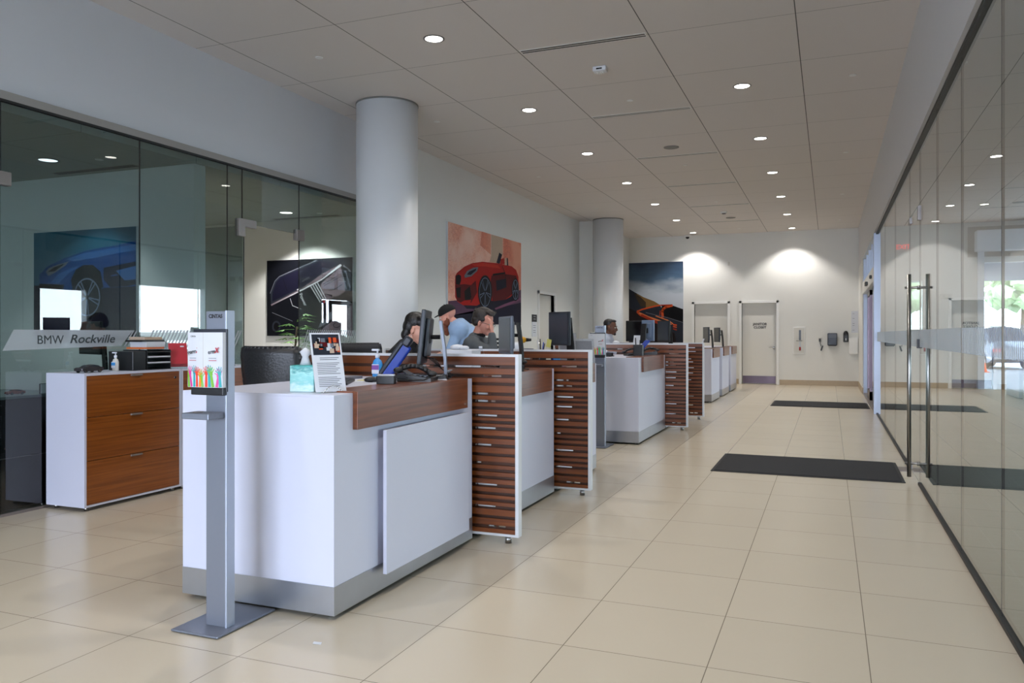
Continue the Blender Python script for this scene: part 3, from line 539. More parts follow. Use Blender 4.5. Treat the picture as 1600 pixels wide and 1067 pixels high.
# ---- ceiling fittings
def ordn(i): return ['nearest','second','third','fourth','fifth','sixth','seventh','eighth','ninth'][i]
proto=thing('ceiling_light','x','ceiling light',(0,0,H))
def f(bm):
    prof=[(.098,0),(.098,-.004),(.082,-.006),(.080,.0)]
    n=36; rings=[[bm.verts.new((r*math.cos(2*PI*i/n),r*math.sin(2*PI*i/n),z)) for i in range(n)] for r,z in prof]
    for a,b in zip(rings,rings[1:]):
        for i in range(n): bm.faces.new((a[i],a[(i+1)%n],b[(i+1)%n],b[i]))
O('trim_ring',f,'lamp_ring',proto)
O('lamp_lens',lambda bm:lathe(bm,[(.079,-.003),(.079,-.0012)],n=36),'lamp_lens',proto)
LR=[6.49+2.487*k for k in range(7)]
spots=[(-3.375,y,'left',i) for i,y in enumerate(LR)]+[(-.887,y,'right',i) for i,y in enumerate(LR[1:])]
for k,(x,y,s,i) in enumerate(spots):
    l='round recessed ceiling downlight, %s in the %s row'%(ordn(i) if i else 'nearest',s)
    if k==0: proto.location=(x,y,H); proto['label']=l; proto['group']='recessed downlights in the lobby ceiling'
    else: dup(proto,(x,y,H),0,l,'recessed downlights in the lobby ceiling')
def cap(bm): lathe(bm,[(.038,0),(.038,-.004),(.03,-.006)],n=24)
cp=O('sprinkler_cap',cap,'white_trim')
first=True
for row,x,yl in (('left',-4.65,[6.51,9.03,12.83,16.5,20.28]),('right',.228,[9.03,12.82,16.59,20.26]),('middle',-2.15,[9.05,12.83,16.59,20.98])):
    for i,y in enumerate(yl):
        if first: o=cp; first=False
        else: o=cp.copy(); C.objects.link(o)
        o.location=(x,y,H); tag(o,'small round sprinkler cover, %s in the %s line of the ceiling'%(ordn(i),row),'sprinkler cover','sprinkler covers in the ceiling')
for k in range(7):
    y=7.115+2.487*k
    if y>21.9: break
    t=thing('slot_diffuser','linear slot air diffuser in the ceiling, %s from the front'%(ordn(k) if k else 'nearest'),'air diffuser',(-2.15,y,H),0,'slot diffusers down the middle of the ceiling')
    B('slot_frame',-.61,.61,-.05,.05,-.003,0,'white_trim',t)
    for dy in (-.022,.022): B('slot',-.6,.6,dy-.011,dy+.011,-.0045,-.003,'slot_dark' if k==0 else 'slot_grey',t)
for y,l in ((11.53,'flat round ceiling speaker beyond the second slot diffuser'),(18.98,'flat round ceiling speaker near the far end')):
    bm=bmesh.new(); lathe(bm,[(.11,0),(.11,-.006),(.1,-.01)],(-2.13,y,H),32); tag(obj('ceiling_speaker',bm,'slot_grey'),l,'speaker')
t=thing('motion_sensor','small white sensor box under the near ceiling panel','sensor',(-2.163,7.81,H)); B('sensor_body',-.07,.07,-.05,.05,-.05,0,'sensor_white',t,.01)
B('sensor_window',-.03,.03,-.052,-.05,-.035,-.02,'black_plastic',t)
bm=bmesh.new(); 
for i in range(4): box(bm,-.04+.022*i,-.028+.022*i,-.02,.02,-.066,-.048)
obj('sensor_fin',bm,'white_trim',t)
t=thing('smoke_detector','round white smoke detector among the far ceiling panels','smoke detector',(-2.17,18.03,H)); O('detector_base',lambda bm:lathe(bm,[(.075,0),(.075,-.02),(.06,-.03)],n=24),'white_trim',t); O('detector_grille',lambda bm:lathe(bm,[(.045,-.03),(.04,-.05),(.02,-.055)],n=24),'slot_grey',t)
t=thing('security_camera','small dome security camera at the top of the far wall','camera',(-3.60,YF-.12,H)); B('mount',-.09,.09,-.06,.12,-.05,0,'white_trim',t,.01); O('dome',lambda bm:ball(bm,(0,-.0,-.06),.05,.05,.045,16),'black_plastic',t)
# office lights
for i,(x,y,l) in enumerate(((-6.77,5.25,'round office downlight in front of the blue picture'),(-6.73,8.69,'round office downlight above the engine picture'))):
    t=dup(proto,(x,y,2.95),0,l,None); del t['group']
    for c in t.children:
        if c.name.startswith('lamp_lens'): c.data=c.data.copy(); c.data.materials[0]=MATS['office_lens'] if i==0 else MATS['lamp_lens']
for x,y,l in ((-6.305,5.41,'office sprinkler cover before the blue picture wall'),(-6.35,8.9,'office sprinkler cover above the engine picture')):
    o=cp.copy(); C.objects.link(o); o.location=(x,y,2.95); tag(o,l,'sprinkler cover'); 
    if 'group' in o: del o['group']
for x0,x1,y,l in ((-7.28,-6.2,5.73,'slot diffuser in the first office ceiling'),(-7.29,-6.2,9.15,'slot diffuser in the second office ceiling')):
    t=thing('slot_diffuser',l,'air diffuser',((x0+x1)/2,y,2.95)); w=(x1-x0)/2; B('slot_frame',-w,w,-.045,.045,-.003,0,'slot_grey',t)
    for dy in (-.02,.02): B('slot',-w+.01,w-.01,dy-.01,dy+.01,-.0045,-.003,'slot_dark',t)
# ---- pictures
def picture(name,key,label,f3,W,Hh,bgmat,sc):
    """f3(u,v,t): u,v in 0..1 on the print, t = distance off the wall"""
    t=thing(name,label,'wall picture',f3(.5,.5,0)); base=Vector(t.location)
    g3=lambda u,v,d: tuple(Vector(f3(u,v,d))-base)
    bm=bmesh.new(); prism(bm,[(0,0),(1,0),(1,1),(0,1)],lambda u,v,d:g3(u,v,d),.03); obj('panel',bm,'white_edge',t)
    bm=bmesh.new(); prism(bm,[(0.002,0.002),(.998,0.002),(.998,.998),(.002,.998)],lambda u,v,d:g3(u,v,.03+d),.0015); pr=obj('print',bm,bgmat,t)
    names=[]; bm=bmesh.new(); lay=.0316
    for m,kind,pts,w in POSTERS[key]:
        if m not in names: names.append(m)
        mi=names.index(m); lay+=.00022
        if kind=='poly': polys=[pts]
        else:
            polys=[]
            for (u0,v0),(u1,v1) in zip(pts,pts[1:]):
                dx,dy=(u1-u0)*W,(v1-v0)*Hh; L=math.hypot(dx,dy) or 1e-6; ww=w*Hh*.5; nx,ny=-dy/L*ww/W,dx/L*ww/Hh; ex,ey=dx/L*ww*.5/W,dy/L*ww*.5/Hh
                polys.append([(u0-nx-ex,v0-ny-ey),(u1-nx+ex,v1-ny+ey),(u1+nx+ex,v1+ny+ey),(u0+nx-ex,v0+ny-ey)])
        for pg in polys:
            pg=[(min(.997,max(.003,a)),min(.997,max(.003,b))) for a,b in pg]
            cl=[q for i,q in enumerate(pg) if q!=pg[i-1]]
            if len(cl)<3: continue
            vs=[bm.verts.new(g3(a,b,lay)) for a,b in cl]
            try: fc=bm.faces.new(vs); fc.material_index=mi
            except ValueError: pass
    bmesh.ops.triangulate(bm,faces=bm.faces[:],ngon_method='EAR_CLIP')
    me=bpy.data.meshes.new('printed_image'); bm.to_mesh(me); bm.free()
    for q in names: me.materials.append(MATS[q])
    o=bpy.data.objects.new('printed_image',me); C.objects.link(o); o.parent=pr
    return t
R0,R1=11.163,14.348
picture('car_picture','red','large picture of a red open roadster against a brick wall',lambda u,v,t:(XW+t,R0+(R1-R0)*u,1.50+1.60*v),3.185,1.6,'print_brick',1)
picture('road_picture','road','tall picture of a mountain road with orange light trails',lambda u,v,t:(-5.271+1.542*u,YF-t,1.09+2.25*v),1.542,2.25,'print_sky',1)
pic=picture('engine_picture','engine','dark picture of a car engine bay in the second office',lambda u,v,t:(-7.519+1.449*u,9.3-t,1.30+1.085*v),1.449,1.085,'print_night',1)
tx=text('lettering','M Power',.075,Matrix.Translation((-.10,-.052,.005))@Matrix.Rotation(PI/2,4,'X')@Matrix.Rotation(-1.08,4,'Z'),'p_white',pic,.0004,0,1.0,.001)
picture('car_picture','blue','picture of a blue sports car front in the first office',lambda u,v,t:(-7.741+1.431*u,5.87-t,1.30+1.085*v),1.431,1.085,'print_teal',1)
# ---- far wall fittings
t=thing('extinguisher_cabinet','white recessed fire extinguisher cabinet on the far wall','extinguisher cabinet',(-.737,YF,0))
B('cabinet_frame',-.15,.15,-.03,0,.815,1.52,'white_trim',t,.006); B('cabinet_door',-.13,.13,-.036,-.03,.84,1.495,'socket',t)
bm=bmesh.new(); box(bm,-.0,.05,-.039,-.036,1.18,1.44); obj('window_slot',bm,'grey_plastic',t)
B('window_slot',.0,.05,-.039,-.036,.90,1.15,'cabinet_glass_grey',t)
bm=bmesh.new(); cone(bm,(.025,-.045,.905),(.025,-.045,1.0),.022,n=14); obj('extinguisher',bm,'extinguisher_red',t)
bm=bmesh.new(); cone(bm,(-.07,-.042,1.16),(.08,-.042,1.16),.006,n=8); obj('latch',bm,'steel',t)
t=thing('wall_phone','small black plug with a dangling cord on the far wall','wall socket',(-.23,YF,0)); B('socket_plate',-.035,.035,-.01,0,1.13,1.24,'socket',t)
B('plug',-.022,.022,-.04,-.01,1.14,1.22,'black_plastic',t,.006)
bm=bmesh.new(); tube(bm,[(0,-.03,1.14),(.02,-.03,1.06),(.03,-.03,1.02)],.006); obj('cord',bm,'black_plastic',t)
o=O('handset',lambda bm:obox(bm,Vector((.05,-.025,.97)),.035,.03,.14,Matrix.Rotation(.3,3,'Y'),.006),'black_plastic',t)
t=thing('towel_dispenser','black paper towel dispenser on the far wall','towel dispenser',(.07,YF,0)); B('dispenser_body',-.115,.115,-.2,0,1.04,1.36,'dark_plastic',t,.02)
B('dispenser_cover',-.1,.1,-.206,-.2,1.24,1.34,'grey_plastic',t); B('towel_slot',-.09,.09,-.19,-.02,1.03,1.04,'black_plastic',t)
bm=bmesh.new(); bm2=bmesh.new()
t=thing('soap_dispenser','black oval soap dispenser right of the towel dispenser','soap dispenser',(.39,YF,0))
O('dispenser_body',lambda bm:(ball(bm,(0,-.05,1.33),.062,.055,.09,18),box(bm,-.06,.06,-.1,0,1.13,1.34,.02)),'black_plastic',t); O('level_window',lambda bm:ball(bm,(0,-.1,1.2),.01,.006,.03,10),'white_trim',t)
t=thing('wall_notice','white notice sheets pinned beside the soap dispenser','notice',(.595,YF,0)); B('sheet',-.075,.085,-.006,0,1.37,1.92,'paper',t)
bm=bmesh.new()
for z in (1.85,1.73,1.6,1.55,1.43): box(bm,-.05,.0,-.0068,-.006,z,z+.008)
obj('print_lines',bm,'ink_grey',t)
o=B('white_box',.46,.675,YF-.09,YF,.83,1.24,'white_trim',None,.008); tag(o,'white wall box under the notice sheets','wall box')
o=B('wall_sensor',-2.54,-2.49,YF-.02,YF,3.18,3.28,'socket',None,.004); tag(o,'tiny sensor plate high on the far wall between the light pools','sensor')
t=thing('wall_sign','dark topped white wall sign beside the left wall door','wall sign',(XW,15.02,0)); B('sign_panel',0,.012,0,.27,1.28,1.58,'paper',t); B('sign_header',0,.013,0,.27,1.58,1.73,'ink',t)
bm=bmesh.new(); box(bm,.0131,.0138,.07,.2,1.68,1.695); box(bm,.0131,.0138,.07,.2,1.63,1.645); obj('print_lines',bm,'paper_grey',t)
bm=bmesh.new()
for z in (1.5,1.46,1.4,1.36): box(bm,.012,.0128,.05,.2,z,z+.01)
obj('print_lines',bm,'ink_grey',t)
# ---- mats
def floor_mat(x0,x1,y0,y1,label,name='entrance_mat'):
    t=thing(name,label,'mat',((x0+x1)/2,(y0+y1)/2,0)); a,b=(x1-x0)/2,(y1-y0)/2
    B('rubber_border',-a,a,-b,b,0,.006,'carpet_edge',t,.002); B('carpet_pile',-a+.03,a-.03,-b+.03,b-.03,.006,.011,'carpet',t)
floor_mat(-1.07,.63,7.83,9.02,'long charcoal entrance mat nearest the viewer, beside the glass door')
floor_mat(-1.02,.67,15.41,16.64,'charcoal entrance mat further back before the sliding door')
# ------------------------------------------------------------------ service counters
XF=-2.12; ZT=1.04; DW=.90
def counter(y0,y1,label,group=None,panel=False,wtop=True):
    t=thing('service_counter',label,'service counter',(XF,y0,0),0,group); L=y1-y0
    bm=bmesh.new(); box(bm,-DW,0,0,.03,.155,ZT-.012); box(bm,-.03,0,.03,L,.155,ZT-.012); box(bm,-DW,-.03,L-.03,L,.155,ZT-.012); box(bm,-.36,-.03,.03,L-.03,.155,.185)
    obj('counter_body',bm,'white_laminate',t)
    B('counter_top',-DW,-.19,0,L,ZT-.001,ZT+.0,'white_laminate',t) if 0 else B('counter_top',-DW,0,0,L,ZT-.012,ZT,"white_laminate",t,.001)
    bm=bmesh.new(); box(bm,-DW,.0,-.003,.0,.022,.155); box(bm,.0,.003,-.003,L,.022,.155); box(bm,-DW,.0,L,L+.003,.022,.155); obj('kick_plate',bm,'kick_metal',t)
    B('base_frame',-DW+.02,-.02,.02,L-.02,.012,.155,'black_rubber',t)
    wy0,wy1=.155,min(L-.12,1.42)
    bm=bmesh.new(); box(bm,0,.028,wy0,wy1,.865,ZT+.008,.002); box(bm,-.19,.0,wy0,wy1,ZT,ZT+.008); obj('wood_cap',bm,'desk_wood',t)
    if panel: B('front_panel',.035,.055,.375,1.36,.115,.84,'white_laminate',t,.0015); B('panel_spacer',.003,.035,.45,1.3,.3,.7,'white_edge',t)
    for x,y in ((-DW+.05,.05),(-.05,.05),(-.05,L-.06)):
        bm=bmesh.new(); cone(bm,(x,y,0),(x,y,.014),.014,n=12); obj('levelling_foot',bm,'chrome',t)
    return t
counter(3.083,4.60,'nearest white service counter with wood cap and raised front panel','service counters',True)
counter(4.70,6.22,'second white service counter, between the two nearest slatted screens','service counters')
counter(6.32,7.50,'third white service counter, just before the far sanitizer stand','service counters')
counter(9.363,11.0,'white counter with its end exposed right behind the far sanitizer stand','service counters')
counter(11.08,12.51,'white service counter enclosed between the two far slatted screens','service counters')
counter(15.66,16.86,'narrow white counter just beyond the last slatted screen','service counters')
counter(17.30,18.50,'middle one of the three small far white counters','service counters')
counter(18.85,20.08,'last white counter, closest to the far wall','service counters')
# ---- slatted screens
def screen(y,label):
    t=thing('slatted_screen',label,'slatted screen',(-1.81,y,0),0,'slatted wood screens between the counters'); xl=-1.95
    z0,z1=.045,1.195
    bm=bmesh.new(); box(bm,-.022,0,-.028,.028,z0,z1); box(bm,xl,-.022,-.028,.028,z1-.016,z1); box(bm,xl,-.022,-.028,.028,z0,z0+.014); box(bm,xl,xl+.022,-.028,.028,z0+.014,z1-.016); obj('screen_frame',bm,'white_edge',t)
    slots=[1.115,1.056,.941,.894,.802,.721,.613,.499,.359,.221,.097]
    extra=[1.005,.850,.762,.667,.555,.455,.410,.308,.265,.160]
    gaps=sorted([(z,.022) for z in slots]+[(z,.020) for z in extra]); 
    fr=bmesh.new(); cur=z0+.014
    for z,w in gaps+[(z1-.016+.008,.016)]:
        if z-w/2-cur>.006: box(fr,xl+.024,-.024,-.02,-.010,cur,z-w/2,.0015)
        cur=z+w/2
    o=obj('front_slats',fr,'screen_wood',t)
    # rear boards set back; open where the photo shows light through the slots
    rb=bmesh.new()
    holes=[]
    for i,z in enumerate(slots):
        if z>1.1: hs=[(-1.0,-.52),(-.46,-.14)]
        elif z>1.0: hs=[(-.26,-.13)]
        elif z<.15: hs=[(-.22,-.165),(-.15,-.10)]
        elif z==.499: hs=[(-.3,-.27)]
        elif z>.93: hs=[(-.31,-.20)]
        elif z in(.613,): hs=[(-.31,-.20)]
        elif z in(.802,.359): hs=[(-.31,-.16)]
        else: hs=[(-.31,-.17)]
        holes.append((z,hs))
    cur=z0+.014
    for z,hs in sorted(holes)+[(z1-.006,[])]:
        a=z-.006; b=z+.006
        if z>1.18: box(rb,xl+.024,-.024,0.004,.020,cur,z1-.016); break
        box(rb,xl+.024,-.024,0.004,.020,cur,a)
        x=xl+.024
        for h0,h1 in hs: 
            box(rb,x,h0,0.004,.020,a,b); x=h1
        box(rb,x,-.024,0.004,.020,a,b); cur=b
    obj('rear_slats',rb,'screen_wood_shaded',t)
    for x in (-.08,xl+.1):
        bm=bmesh.new(); cone(bm,(x,0,0),(x,0,z0),.021,n=18); obj('screen_foot',bm,'steel',t)
    return t
screen(4.653,'nearest slatted wood screen with white frame, after the first counter')
screen(6.272,'second slatted wood screen from the front, after the second counter')
screen(11.04,'slatted wood screen behind the counter with the blue phone')
screen(12.55,'farthest and narrowest looking slatted wood screen')
# ---- sanitizer stands
def stand(x,y,label,near=True):
    t=thing('sanitizer_stand',label,'sanitizer stand',(x,y,0),0,'free standing hand sanitizer stands')
    B('base_plate',-.165,.10,-.10,.29,.003,.013,'satin_silver',t,.006)
    bm=bmesh.new(); box(bm,-.055,.055,0,.045,.013,1.425,.003); obj('column',bm,'satin_silver',t)
    bm=bmesh.new(); box(bm,.055,.064,-.004,.05,.013,1.428,.002); obj('edge_strip',bm,'anodised_light',t)
    bm=bmesh.new(); n=10; pts=[(-.130+.198*i/n, -.032-.012*math.sin(PI*i/n)) for i in range(n+1)]+[(.068,-.012),(-.130,-.012)]
    prism(bm,pts,lambda u,v,d:(u,v,1.085+d),.245); dsp=obj('dispenser_cover',bm,'paper',t)
    B('dispenser_back',-.118,.072,-.012,.0,1.065,1.345,'dark_plastic',t,.003)
    B('nozzle_block',-.115,.068,-.030,-.003,1.05,1.085,'black_plastic',t,.004)
    # printed hands
    cols=['p_gold','p_orange','p_red_light','p_blue_light','tree_leaf','p_pink','yellow_plastic','p_teal_light']
    cols=['h_green','h_yellow','h_red','h_pink','h_blue','h_orange','h_teal','h_purple']
    random.seed(8); bm=bmesh.new(); fc=[0]
    def surf(u,z,d=0):
        s=(u+.130)/.198; return Vector((u,-.032-.012*math.sin(PI*max(0,min(1,s)))-.0006-d,z))
    def quad(a,b,wa,wb,mi,d):
        (ux,uz),(vx,vz)=a,b; dx,dz=vx-ux,vz-uz; L=math.hypot(dx,dz); nx,nz=-dz/L,dx/L
        vs=[bm.verts.new(surf(p,q,d)) for p,q in ((ux-nx*wa,uz-nz*wa),(ux+nx*wa,uz+nz*wa),(vx+nx*wb,vz+nz*wb),(vx-nx*wb,vz-nz*wb))]
        f=bm.faces.new(vs); f.material_index=mi
    k=0
    for i in range(11):
        u=-.120+.0178*i; mi=(i*3+random.randint(0,2))%8; h=1.085+random.uniform(.034,.066); ln=random.uniform(-.012,.012); d=.0001+.00005*i
        quad((u,1.087),(u+ln,h),.007,.0055,mi,d); quad((u+ln,h),(u+ln*1.2,h+.012),.008,.008,mi,d)
        for j,(a,l) in enumerate(((-1.1,.015),(-.45,.023),(-.12,.027),(.22,.025),(.6,.020))):
            quad((u+ln*1.2+.0032*(j-2),h+.010),(u+ln*1.2+.0032*(j-2)+l*math.sin(a),h+.012+l*math.cos(a)),.0021,.0016,mi,d)
    me=bpy.data.meshes.new('printed_hands'); 
    for v in bm.verts: v.co.x=max(-.1295,min(.0675,v.co.x))
    bm.to_mesh(me); bm.free()
    for q in cols: me.materials.append(MATS[q])
    o=bpy.data.objects.new('printed_hands',me); C.objects.link(o); o.parent=dsp
    for u in (-.088,.018):
        yy=surf(u,1.2).y-.0014
        text('lettering','germ',.026,face_south(u-.008,yy,1.243)@Matrix.Rotation(.13,4,'Z'),'ink',dsp,.0003,0,.95,.0005)
        text('lettering','X',.032,face_south(u+.024,yy-.0003,1.2495)@Matrix.Rotation(.1,4,'Z'),'red_ink',dsp,.0003,.3,.9,.0010)
        B('print_line',u-.022,u+.022,yy,yy+.0008,1.214,1.2165,'ink_grey',dsp); B('print_line',u-.024,u+.024,yy,yy+.0008,1.204,1.2065,'red_ink',dsp)
    text('lettering','CINTAS',.010,face_south(-.088,surf(-.088,1.3).y-.0008,1.312),'ink',dsp,.0003)
    B('fold_line',-.032,-.030,surf(-.031,1.2).y-.0004,surf(-.031,1.2).y+.003,1.086,1.329,'socket',dsp)
    text('lettering','CINTAS',.024,face_south(0,-.0012,1.402),'ink',t,.0005,0,.92,.0008)
    bm=bmesh.new(); box(bm,-.10,.05,-.10,-.0,.948,.975,.004); tr=obj('drip_tray',bm,'satin_silver',t); O('tray_cup',lambda b:lathe(b,[(.022,.975),(.024,.978),(.018,.978)],(-.05,-.055,0),20),'nickel',tr)
    return t
for n,c in dict(h_green=(120,184,50),h_yellow=(244,196,30),h_red=(230,64,48),h_pink=(214,64,150),h_blue=(60,140,214),h_orange=(242,140,34),h_teal=(40,160,170),h_purple=(130,80,160)).items(): mat(n,c,.45,noise=.05)
stand(-2.553,2.80,'grey metal hand sanitizer stand in front of the nearest counter')
stand(-2.50,9.0,'far grey hand sanitizer stand behind the third counter')
# ---- storage cabinets along the left glass
def cabinet(y0,y1,label,plain=False):
    t=thing('drawer_cabinet',label,'cabinet',(-5.13,y0,0),0,'white and wood cabinets along the left glass'); L=y1-y0; d=.40
    bm=bmesh.new(); box(bm,-d,0,0,.018,.03,1.03); box(bm,-d,0,L-.018,L,.03,1.03); box(bm,-d,0,.018,L-.018,1.012,1.03); box(bm,-d,0,.018,L-.018,.03,.045); box(bm,-d,-d+.01,.018,L-.018,.045,1.012); obj('cabinet_body',bm,'white_laminate',t)
    zs=[(.048,.374),(.378,.698),(.702,1.010)]
    for i,(a,b) in enumerate(zs):
        dr=B('drawer',-.02,-.001,.020,L-.020,a,b,'cabinet_wood',t,.001)
        if i==2 or 1:
            B('pull_handle',-.001,.014,L/2-.055,L/2+.055,b-.016,b-.002,'nickel',dr,.003)
        if i==2:
            bm=bmesh.new(); cone(bm,(-.001,L-.07,b-.05),(.006,L-.07,b-.05),.010,n=16); obj('lock',bm,'chrome',dr)
    for x,y in ((-.04,.05),(-d+.05,.05),(-.04,L-.06)):
        bm=bmesh.new(); cone(bm,(x,y,0),(x,y,.03),.017,n=14); obj('cabinet_foot',bm,'steel',t)
    return t
cabinet(4.273,5.217,'white cabinet with three wood drawers left of the sanitizer stand')
cabinet(5.222,6.22,'wood fronted cabinet hidden behind the nearest counter')
# ---- chairs
def chair(x,y,rz,label,seat=.62,top=1.235,colour='black_leather'):
    t=thing('office_chair',label,'office chair',(x,y,0),rz,'black office chairs behind the counters')
    bm=bmesh.new(); hb=top-seat-.06
    # curved back : local +y is where the sitter faces
    n=12; rows=14; F=[];
    def P(i,j,off):
        u=i/n*2-1; v=j/rows; w=.218*(1-.16*(1-v)**2+(-.06 if v>.93 else 0)) ; yy=-.22+.055*u*u-.10*v-(.02*math.sin(v*PI))
        return (u*w,yy-off,seat+.06+hb*v)
    A=[[bm.verts.new(P(i,j,0)) for i in range(n+1)] for j in range(rows+1)]; Bk=[[bm.verts.new(P(i,j,.035)) for i in range(n+1)] for j in range(rows+1)]
    for j in range(rows):
        for i in range(n):
            a=bm.faces.new((A[j][i],A[j][i+1],A[j+1][i+1],A[j+1][i])); b=bm.faces.new((Bk[j][i+1],Bk[j][i],Bk[j+1][i],Bk[j+1][i+1])); a.smooth=b.smooth=True
    for j in range(rows):
        bm.faces.new((A[j][0],A[j+1][0],Bk[j+1][0],Bk[j][0])); bm.faces.new((A[j+1][n],A[j][n],Bk[j][n],Bk[j+1][n]))
    for i in range(n):
        bm.faces.new((A[rows][i],A[rows][i+1],Bk[rows][i+1],Bk[rows][i])); bm.faces.new((A[0][i+1],A[0][i],Bk[0][i],Bk[0][i+1]))
    obj('backrest',bm,colour,t)
    bm=bmesh.new()
    ps=[Vector(P(i,rows,.017)) for i in range(n+1)]; tube(bm,ps,.014,8)
    for e in (0,n): tube(bm,[Vector(P(e,j,.017)) for j in range(rows+1)],.018,8)
    obj('back_piping',bm,colour,t)
    B('seat',-.24,.24,-.24,.22,seat-.04,seat+.04,colour,t,.03)
    bm=bmesh.new(); tube(bm,[(0,-.30,seat+.25),(0,-.30,seat-.02),(0,-.1,seat-.06)],.02,8); obj('back_support',bm,'black_plastic',t)
    for s in (-1,1):
        bm=bmesh.new(); tube(bm,[(s*.26,-.12,seat-.02),(s*.29,-.12,seat+.2)],.014,8); box(bm,s*.29-.035,s*.29+.035,-.18,.1,seat+.2,seat+.225,.01); obj('armrest',bm,'black_plastic',t)
    bm=bmesh.new(); cone(bm,(0,0,.10),(0,0,seat-.04),.028,n=14); obj('gas_lift',bm,'steel',t)
    for k in range(5):
        a=2*PI*k/5+.3; bm=bmesh.new(); cone(bm,(0,0,.11),(.27*math.cos(a),.27*math.sin(a),.075),.025,.015,10); obj('base_leg',bm,'black_plastic',t)
        bm=bmesh.new(); cone(bm,(.27*math.cos(a)-.02*math.sin(a),.27*math.sin(a)+.02*math.cos(a),.03),(.27*math.cos(a)+.02*math.sin(a),.27*math.sin(a)-.02*math.cos(a),.03),.03,n=14); obj('caster',bm,'black_rubber',t)
    return t
chair(-3.255,4.33,.02,'empty black leather office chair behind the nearest counter')
chair(-3.42,5.68,-1.855,'dark office chair of the black haired person at the second counter',.55,1.237,'charcoal_fabric')
chair(-3.42,6.88,-1.2,'office chair of the person in the grey jacket',.55,1.10,'charcoal_fabric')
chair(-3.45,11.6,-1.2,'office chair of the bearded person at the far counter',.55,1.10,'charcoal_fabric')
# ---- monitors
def monitor(x,y,z,rz,label,w=.42,h=.30,zc=.29,kind='dark_plastic',front='screen_black',curve=True,tilt=0,group='computer monitors on the counters'):
    t=thing('computer_monitor',label,'computer monitor',(x,y,z),rz,group)
    b2=bmesh.new(); box(b2,-w/2,w/2,-.02,.006,-h/2,h/2,.006); box(b2,-w*.36,w*.36,.006,.03,-h*.36,h*.36,.01); R=Matrix.Rotation(tilt,4,'X'); T=Matrix.Translation((0,-.045,zc))@R
    b2.transform(T); obj('monitor_panel',b2,kind,t)
    b2=bmesh.new(); box(b2,-w/2+.016,w/2-.016,-.0215,-.02,-h/2+.018,h/2-.016); b2.transform(T); obj('screen',b2,front,t)
    b2=bmesh.new(); cone(b2,(0,-.03,zc),(0,.045,zc),.014,n=10); box(b2,-.03,.03,-.03,-.012,zc-.04,zc+.04,.004); obj('tilt_joint',b2,'black_plastic',t)
    bm=bmesh.new(); n=14; hh=zc+.09
    def sp(v): return .045+.012*math.sin(v*PI*1.1)+.03*(1-v)**2
    for i in range(n):
        v0,v1=i/n,(i+1)/n
        for s0,s1 in ((-.045,.045),):
            y0,y1=sp(v0),sp(v1); vs=[bm.verts.new(p) for p in ((s0,y0,.012+hh*v0),(s1,y0,.012+hh*v0),(s1,y1,.012+hh*v1),(s0,y1,.012+hh*v1),(s0,y0+.016,.012+hh*v0),(s1,y0+.016,.012+hh*v0),(s1,y1+.016,.012+hh*v1),(s0,y1+.016,.012+hh*v1))]
            for q in ((0,3,2,1),(4,5,6,7),(0,4,7,3),(1,2,6,5)): bm.faces.new([vs[k] for k in q])
    bmesh.ops.remove_doubles(bm,verts=bm.verts[:],dist=1e-5); bmesh.ops.holes_fill(bm,edges=bm.edges[:]); st=obj('stand_column',bm,'satin_silver' if curve else 'black_plastic',t)
    B('stand_base',-.12,.12,-.09,.11,0,.012,'black_plastic',t,.004)
    return t
monitor(-2.295,4.40,ZT,-1.18,'dark monitor seen edge on, on the nearest counter',.40,.335,.265,'dark_plastic','screen_black',True,-.10)
monitor(-2.355,5.88,ZT,-.95,'grey backed monitor seen edge on at the second counter',.42,.30,.275,'grey_plastic','screen_grey',False)
monitor(-2.28,6.98,ZT,-.58,'dark monitor facing the viewer at the third counter',.30,.31,.335,'dark_plastic','screen_grey',False)
monitor(-2.74,12.1,ZT,-.30,'large black monitor in front of the mountain road picture',.38,.32,.335,'black_plastic','screen_black',False)
monitor(-2.33,12.22,ZT,-.75,'second dark monitor right of the bluish one at the far counter',.30,.32,.335,'black_plastic','screen_grey',False)
monitor(-2.52,11.62,ZT,-.42+PI,'bluish grey monitor back between the two far black monitors',.22,.31,.34,'monitor_blue_back','screen_black',False)
monitor(-2.30,16.60,ZT,-1.15,'small far monitor on the counter beyond the last screen',.40,.32,.275,'dark_plastic','screen_black',False)
monitor(-2.27,18.05,ZT,-1.15,'farthest monitor, on the middle small counter',.40,.32,.275,'dark_plastic','screen_black',False)
TILT=.28
